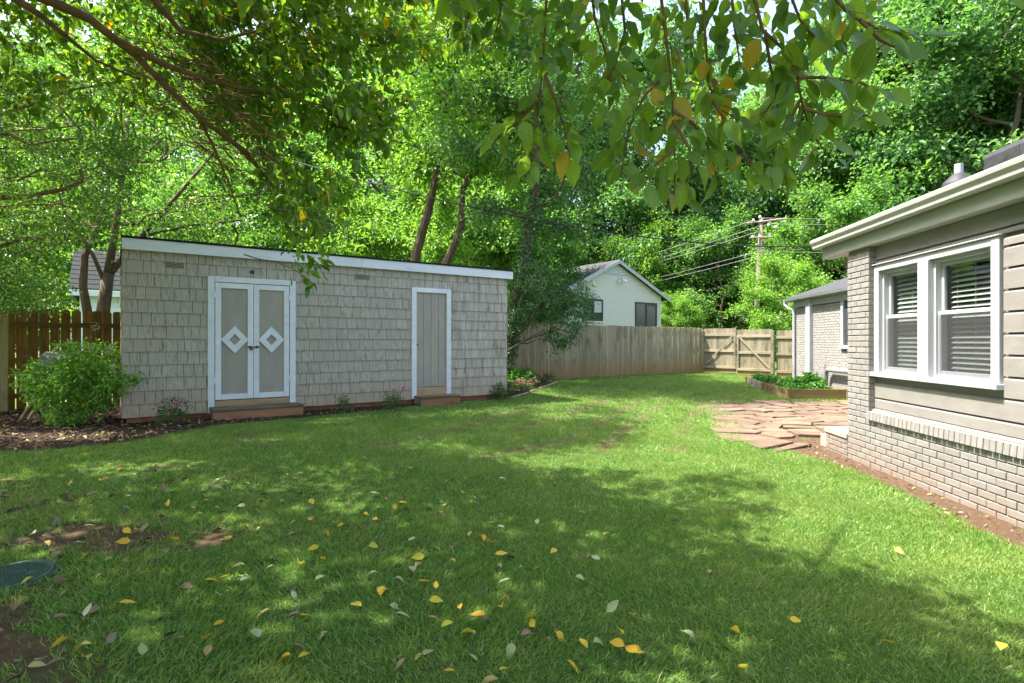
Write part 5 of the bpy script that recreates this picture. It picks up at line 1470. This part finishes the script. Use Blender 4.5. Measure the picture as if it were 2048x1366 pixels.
# ------------------------------------------------------------ bush, wheelbarrow, small plants
rng = np.random.default_rng(9)
NB = gpix(150, 850)
nd = empty('nandina_bush', NB); tag(nd, 'bright green feathery bush beside the shed corner', 'bush')
A = []; B = []; D0 = []
lob = [(-0.42, 0.0, 0.74, 0.24, 0.13), (-0.30, -0.1, 0.60, 0.26, 0.16), (0.15, 0.05, 1.05, 0.32, 0.17), (0.28, 0.0, 0.84, 0.36, 0.18), (0.40, 0.0, 0.60, 0.34, 0.18), (0.0, -0.12, 0.72, 0.38, 0.22), (0.05, -0.18, 0.42, 0.32, 0.18), (-0.22, 0.0, 0.36, 0.20, 0.14), (0.62, 0.0, 0.62, 0.22, 0.07), (0.26, -0.1, 0.24, 0.14, 0.10), (-0.05, -0.1, 0.12, 0.10, 0.06)]
for (cx, cy, cz, rr, rz) in lob:
    n = int(520 * rr * rr + 22)
    q = rand_dirs(n, rng, 0.25) * (0.65 + 0.4 * rng.random((n, 1)))
    P = q * np.array([rr, rr, rz]) + np.array([cx, cy, cz])
    A.append(P); D0.append(unit(q * np.array([1, 1, 0.5]) + np.array([0, 0, -0.25])))
A = np.concatenate(A); D0 = np.concatenate(D0)
V, F = twig_leaves(A - D0 * 0.07, A + D0 * 0.19, 10, rng, 0.03, 0.074, 0.40, -0.3)
link('foliage', np_mesh('foliage', V, F), MAT['nandina'], nd)
stems = MB()
for k in range(26):
    b0 = np.array([rng.normal() * 0.10, rng.normal() * 0.08, -0.03]); e = A[int(rng.integers(len(A)))]
    stems.tube(branchy(b0, e, rng, 5, 0.25, 0.05), [0.008, 0.007, 0.006, 0.004, 0.003], 5, cap=False)
stems.build('stem', MAT['handle'], nd)
fl_ = MB()
for (px, py) in ((190, 655), (218, 700), (225, 735), (112, 705), (175, 690)):
    c = ray(px, py, 7.3) - NB
    for k in range(34):
        q = c + rng.normal(size=3) * np.array([0.025, 0.025, 0.04])
        fl_.tube([q, q + np.array([0, 0, 0.008])], [0.006, 0.003], 5)
tag(fl_.build('flower_panicle', MAT['fallen_p'], nd), kind='stuff')

wb = empty('wheelbarrow', (-7.15, 8.45, 0.30), R(0)); tag(wb, 'grey wheelbarrow tipped up on its wooden handles behind the leafy bush', 'wheelbarrow')
hd = unit(np.array([-0.10, 0.55, 0.55]))
for dx in (0.0, 0.13):
    p0 = np.array([0.06 + dx * 0.9, -0.35 - 0.1 * dx, -0.02])
    MB().tube([p0, p0 + hd * 0.6 + np.array([0.05, 0, 0]), p0 + hd * 1.25 + np.array([0.25 - dx, 0, 0])], [0.018, 0.02, 0.02], 8).build('handle', MAT['handle'], wb)
cx, cy, cz = 0.02, 0.12, 0.52
tmb = MB()
fr = [(-0.28, 0.0, -0.16), (0.42, 0.0, -0.16), (0.42, 0.35, 0.42), (-0.28, 0.35, 0.42)]
bk = [(-0.12, -0.18, 0.02), (0.28, -0.18, 0.02), (0.28, 0.05, 0.36), (-0.12, 0.05, 0.36)]
P8 = [np.array(p) + np.array([cx, cy, cz]) for p in fr + bk]
tmb.add(P8, [(4, 5, 6, 7), (0, 1, 5, 4), (1, 2, 6, 5), (2, 3, 7, 6), (3, 0, 4, 7)])
tb = tmb.build('tray', MAT['tray'], wb)
m_ = tb.modifiers.new('thickness', 'SOLIDIFY'); m_.thickness = 0.008
MB().tube([(0.52, 0.25, 0.72), (0.60, 0.25, 0.72)], 0.17, 18).build('wheel', MAT['black'], wb)

def bushlet(name, base, r, h, n, leaf, mat, label, cat='shrub', group=None, flowers=(), fmat='pink', stems_n=6, fsize=0.03, aspect=0.5):
    o = empty(name, base); tag(o, label, cat, group)
    q = rand_dirs(n, rng, 0.4); q[:, 2] = np.abs(q[:, 2])
    P = q * np.array([r, r, h]) * (0.45 + 0.6 * rng.random((n, 1))) + np.array([0, 0, h * 0.12])
    V, F = twig_leaves(P - q * 0.03, P + q * 0.04, 7, rng, 0.022, leaf, aspect, -0.1)
    link('foliage', np_mesh('foliage', V, F), MAT[mat], o)
    s = MB()
    for k in range(stems_n):
        s.tube(branchy(np.array([rng.normal() * 0.02, rng.normal() * 0.02, -0.03]), P[int(rng.integers(n))], rng, 4, 0.2, 0.05), [0.005, 0.004, 0.003, 0.002], 4, cap=False)
    for f in flowers:
        s.tube([(0, 0, 0), np.array(f) * 0.5, np.array(f)], [0.004, 0.003, 0.002], 4, cap=False)
    s.build('stem', MAT['twig'], o)
    for f in flowers:
        c = np.array(f, float)
        nf = 14
        dd = rand_dirs(nf, rng, 0.3)
        V, F = leaf_cloud(np.repeat(c[None], nf, 0), dd, rand_dirs(nf, rng), fsize, fsize * 0.9, 'ovate', 0.3, -0.2)
        link('blossom', np_mesh('blossom', V, F), MAT[fmat], o)
    return o
bushlet('rose_bush', gpix(345, 851), 0.24, 0.36, 120, 0.035, 'rose_leaf', 'small rose bush with a pink bloom left of the double door', flowers=[(0.10, -0.05, 0.36), (0.07, -0.05, 0.34)])
bushlet('rose_bush', gpix(688, 826), 0.17, 0.26, 60, 0.035, 'rose_leaf', 'small flowerless rose bush in the mulch between the doors')
bushlet('rose_bush', gpix(786, 821), 0.20, 0.34, 90, 0.035, 'rose_leaf', 'small rose bush with a pink bloom left of the narrow step', flowers=[(0.20, 0.0, 0.42), (0.17, 0.02, 0.40)])
bushlet('rose_bush', gpix(1000, 800), 0.24, 0.30, 120, 0.04, 'rose_leaf', 'dark green rose bush at the far end of the shed wall')
bushlet('daylily_clump', gpix(1042, 772), 0.50, 0.42, 260, 0.11, 'garden', 'dense green leafy clump at the corner of the shed by the fence', 'plant', aspect=0.2)
for i, (px, py) in enumerate(((1022, 783), (1038, 779), (1052, 775), (1068, 770), (1083, 765), (1097, 761), (1060, 780), (1045, 786))):
    n = 9
    b = gpix(px, py)
    fl2 = [(rng.normal() * 0.13, rng.normal() * 0.13, 0.20 + rng.random() * 0.05) for k in range(n)]
    bushlet('impatiens', b, 0.19, 0.19, 40, 0.045, 'rose_leaf', 'low bedding plant dotted with pink and coral flowers beside the clump by the fence', 'flower', 'bedding flowers by the fence', fl2, 'coral', 3, 0.026)
eb = [gpix(a, b_) for a, b_ in ((1020, 797), (1050, 789), (1085, 776), (1115, 765))]
ed = MB()
ed.tube([p - eb[0] + np.array([0, 0, 0.015]) for p in eb], 0.028, 6)
tag(ed.build('bed_edging', MAT['bare_wood'], None, loc=eb[0]), 'curved tan timber edging along the flower bed', 'edging')
# planter crops
def pl_pt(P, fx, fy):
    o, Lx, Ly, A_ = P
    x = o.location.x + fx * Lx * math.cos(A_) - fy * Ly * math.sin(A_); y = o.location.y + fx * Lx * math.sin(A_) + fy * Ly * math.cos(A_)
    return np.array([x, y, o.location.z + 0.17])
for fx, fy, r, h in ((0.2, 0.25, 0.22, 0.13), (0.5, 0.3, 0.24, 0.13), (0.2, 0.6, 0.24, 0.14), (0.5, 0.7, 0.24, 0.15), (0.25, 0.88, 0.22, 0.14), (0.8, 0.5, 0.22, 0.14), (0.8, 0.2, 0.2, 0.12)):
    bushlet('garden_plant', pl_pt(P1, fx, fy), r * 0.85, h + 0.03, 34, 0.07, 'garden', 'low leafy garden plant growing in the grey planter by the gate', 'plant', 'plants in the grey planter', aspect=0.6)
for fx, fy, r, h in ((0.15, 0.3, 0.24, 0.13), (0.2, 0.75, 0.26, 0.14), (0.45, 0.35, 0.26, 0.14), (0.45, 0.8, 0.24, 0.15), (0.72, 0.25, 0.22, 0.11)):
    bushlet('garden_plant', pl_pt(P2, fx, fy), r * 0.85, h + 0.02, 34, 0.065, 'garden', 'low leafy garden plant growing in the brown timber planter', 'plant', 'plants in the brown planter', aspect=0.6)
bushlet('garden_plant', pl_pt(P2, 0.62, 0.6), 0.34, 0.38, 110, 0.10, 'garden', 'taller bushy garden plant standing out of the brown timber planter', 'plant', aspect=0.5)

# valve box lid
vb = gpix(28, 1156); vb[2] += 0.012
vl = empty('valve_box_lid', vb); tag(vl, 'round green plastic valve box lid sunk in the worn turf', 'lid'); vl.rotation_euler = (R(3), R(2), 0)
MB().tube([(0, 0, -0.06), (0, 0, 0.0), (0, 0, 0.012)], [0.185, 0.185, 0.172], 32).build('cover', MAT['lid'], vl)
MB().tube([(0, 0, -0.06), (0, 0, 0.004)], 0.197, 32).build('rim', MAT['lid'], vl)
gr = MB()
for i in range(-7, 8):
    for j in range(-7, 8):
        if i * i + j * j < 48: gr.box(i * 0.022 - 0.007, i * 0.022 + 0.007, j * 0.022 - 0.007, j * 0.022 + 0.007, 0.0125, 0.0155)
gr.build('grip_studs', MAT['lid'], vl)

# ------------------------------------------------------------ grass, mulch, litter
rng = np.random.default_rng(2024)
def in_things(x, y):
    lx, ly = to_local(x, y, SHED_O, SHED_A); s = (lx > -0.05) & (lx < SL + 0.05) & (ly > -0.02) & (ly < SD)
    s |= (lx > 1.1) & (lx < 2.5) & (ly > -0.48) & (ly < 0); s |= (lx > 4.64) & (lx < 5.54) & (ly > -0.36) & (ly < 0)
    hx, hy = to_local(x, y, HOUSE_O, HOUSE_A)
    s |= (hx > -0.9) & (hx < 9) & (hy > -0.03)
    s |= (hx < 0.0) & (hx > -12) & (hy > WY - 0.05)
    for (o, Lx, Ly, A_) in (P1, P2):
        px_, py_ = to_local(x, y, (o.location.x, o.location.y), A_); s |= (px_ > -0.05) & (px_ < Lx + 0.05) & (py_ > -0.05) & (py_ < Ly + 0.05)
    s |= np.hypot(x - vb[0], y - vb[1]) < 0.2
    fx_, fy_ = to_local(x, y, FEN_O, FEN_A); s |= (fy_ > -0.02)
    gx_, gy_ = to_local(x, y, GATE_O, GATE_A); s |= (gy_ > -0.05) & (gx_ > -0.5)
    return s
def grass_band(y0, y1, dens, h, w, shape):
    area = 0.91 * 1.25 * (y1 * y1 - y0 * y0)
    n = int(area * dens)
    y = np.sqrt(rng.random(n) * (y1 * y1 - y0 * y0) + y0 * y0)
    x = (rng.random(n) * 2 - 1) * y * 0.912 * 1.25
    mu, cl, pa_, ba = masks(x, y)
    clump = fbm(x * 3.5, y * 3.5, 61); fine = fbm(x * 14, y * 14, 63)
    keep = ~mu & ~in_things(x, y) & (rng.random(n) > ba * 0.93) & (fine + 0.5 * rng.random(n) > 0.47)
    keep &= ~cl | ((rng.random(n) < 0.06) & (fine > 0.55))
    keep &= ~pa_ | ((rng.random(n) < 0.6) & (fbm(x * 5, y * 5, 64) > 0.62))
    x, y, clump, fine = x[keep], y[keep], clump[keep], fine[keep]
    n = len(x)
    # mowing stripes lay the blades alternately left and right
    st_ = np.sin((np.hypot(x - 9.5, (y - 15) * 0.8)) * 5.2)
    lean = np.stack([0.55 * np.sign(st_) + rng.normal(size=n) * 0.75, rng.normal(size=n) * 0.75, np.ones(n)], -1)
    P = np.stack([x, y, surf_z(x, y) - 0.004], -1)
    L = h * (0.55 + 0.75 * rng.random(n)) * (0.55 + 0.9 * clump)
    Nn = rng.normal(size=(n, 3)); Nn[:, 2] = 0
    return leaf_cloud(P, lean, Nn, L, w * (0.7 + 0.6 * rng.random(n)), shape, curl=0.22)
parts = [grass_band(2.0, 4.6, 10500, 0.046, 0.0040, 'blade'), grass_band(4.6, 9.0, 5200, 0.045, 0.0068, 'tri'), grass_band(9.0, 26, 1400, 0.05, 0.013, 'tri')]
V = np.concatenate([p[0] for p in parts]); off = np.cumsum([0] + [len(p[0]) for p in parts])
F = np.concatenate([p[1] + off[i] for i, p in enumerate(parts)])
tag(link('grass', np_mesh('grass', V, F), MAT['grass']), 'short green lawn grass covering the yard', 'grass', kind='stuff')
# mulch chips
n = 16000
x = rng.uniform(-9, 1.3, n); y = rng.uniform(5.5, 16, n)
mu, cl, pa_, ba = masks(x, y); k = mu & ~in_things(x, y)
x, y = x[k], y[k]; n = len(x)
P = np.stack([x, y, surf_z(x, y) + 0.022 + 0.012 * rng.random(n)], -1)
D = rng.normal(size=(n, 3)); D[:, 2] *= 0.25
V, F = leaf_cloud(P, D, rng.normal(size=(n, 3)) * 0.35 + np.array([0, 0, 1]), 0.05 * (0.4 + rng.random(n)), 0.018, 'diamond', 0.2, 0.05)
tag(link('mulch', np_mesh('mulch', V, F), MAT['mulch']), 'dark bark mulch along the foot of the shed', 'mulch', kind='stuff')
# dead leaf litter, thickest under the bush and over the worn turf
n = 5200
x = rng.uniform(-9, -2.6, n); y = rng.uniform(5.6, 10, n)
mu, cl, pa_, ba = masks(x, y); k = mu & ~in_things(x, y) & (rng.random(n) < np.clip((-2.4 - x) / 2.2, 0.12, 1))
x2 = rng.uniform(-4.2, 1.5, 1500); y2 = rng.uniform(2.0, 5.6, 1500)
k2 = rng.random(1500) < np.clip((0.6 - x2) / 4.5, 0.05, 1) * 0.8
x3, y3 = [], []
for i in range(150):
    a, b_ = to_world(rng.uniform(-0.6, 4.0), rng.uniform(-0.45, -0.05), HOUSE_O, HOUSE_A); x3.append(a); y3.append(b_)
x = np.concatenate([x[k], x2[k2], x3]); y = np.concatenate([y[k], y2[k2], y3]); n = len(x)
P = np.stack([x, y, surf_z(x, y) + np.where(y < 5.6, 0.018, 0.035)], -1)
D = rng.normal(size=(n, 3)); D[:, 2] *= 0.2
L = 0.062 * (0.5 + 0.8 * rng.random(n)); L[-150:] *= 0.6
V, F = leaf_cloud(P, D, rng.normal(size=(n, 3)) * 0.35 + np.array([0, 0, 1]), L, L * 0.5, 'ovate', 0.35, 0.2)
tag(link('leaf_litter', np_mesh('leaf_litter', V, F), MAT['litter']), 'dry brown and yellow leaf litter under the trees', 'leaf litter', kind='stuff')

# ------------------------------------------------------------ fallen leaves lying on the lawn, one by one
def cv(lst, x0): return [(x0 + a / 2.926, 900 + b / 2.926) for a, b in lst]
YEL = cv([(370,65),(680,135),(985,355),(1205,325),(785,495),(725,490),(1050,560),(765,575),(520,635),(200,795),(695,935),(1310,1045),(395,1165),(450,1225),(510,1293),(1285,795),(1200,810),(1760,715),(1900,675),(1865,600),(1340,560),(1950,455),(2010,465),(1900,510),(1755,1010),(1805,1240),(1700,1250),(1200,1160),(135,180),(425,205),(585,210),(510,45),(1120,68),(1815,425),(1815,320),(1435,170),(1975,118)], 0)
YEL += cv([(135,428),(255,385),(85,395),(800,460),(765,530),(785,573),(850,650),(708,510),(435,665),(615,703),(1205,615),(1508,522),(1075,748),(890,885),(180,895),(15,938),(645,982),(890,970),(535,1083),(730,1135),(1025,1038),(1080,1085),(1205,1110),(1565,1105),(1680,1250),(1605,1195),(1665,1010),(400,805),(500,855),(465,935),(615,1355),(930,1335),(795,1015),(110,605),(1350,1165),(1270,1280),(620,258),(285,335),(1195,180)], 700)
YEL += [(1462, 1280), (2003, 1303), (1580, 1250), (1790, 1110), (1490, 1360), (1275, 1328), (1790, 1305)]
PAL = cv([(1245,370),(1435,352),(1430,715),(1405,810),(1295,900),(835,1250),(265,1285),(495,1020),(1705,880),(1905,775),(1490,1095),(220,165),(655,230),(1250,243),(1285,190),(430,578),(205,525)], 0)
PAL += cv([(290,712),(370,750),(265,790),(160,760),(235,950),(265,1015),(905,495),(870,830),(1320,795),(1460,680),(1505,1000),(1555,920),(740,1295),(480,1240),(945,1190),(1425,1175),(770,300),(120,275),(870,187),(345,133),(90,72),(1380,400),(1095,463),(485,597),(60,355),(385,553),(2010,1145),(600,380)], 700)
BRO = cv([(960,270),(90,945),(640,1140),(620,1195),(330,430),(320,505),(720,360),(310,670)], 0) + cv([(1250,500),(1180,1060),(1050,1120),(30,575),(320,1275),(1110,1130)], 700)
FM = {m: [leaf_mesh('fallen_leaf', 0.088, 0.050, c, f, m, s) for c, f, s in ((0.15, 0.35, 0.1), (-0.25, 0.45, -0.05), (0.45, 0.6, 0.08), (0.08, 0.2, -0.1))] for m in ('fallen_y', 'fallen_p', 'fallen_b')}
for lst, m, lb, gp_ in ((YEL, 'fallen_y', 'yellow fallen leaf lying curled on the grass', 'yellow fallen leaves'), (PAL, 'fallen_p', 'pale grey-green fallen leaf lying upturned on the grass', 'pale fallen leaves'), (BRO, 'fallen_b', 'dry brown fallen leaf lying on the worn turf', 'brown fallen leaves')):
    for (px, py) in lst:
        b = gpix(px, py)
        me = FM[m][int(rng.integers(4))]
        o = link('fallen_leaf', me, None, None, (b[0], b[1], b[2] + rng.uniform(0.036, 0.052)))
        o.rotation_euler = (rng.normal() * 0.35, rng.normal() * 0.4, rng.random() * 6.283)
        s = rng.uniform(0.55, 0.95); o.scale = (s, s, s)
        tag(o, lb, 'leaf', gp_)
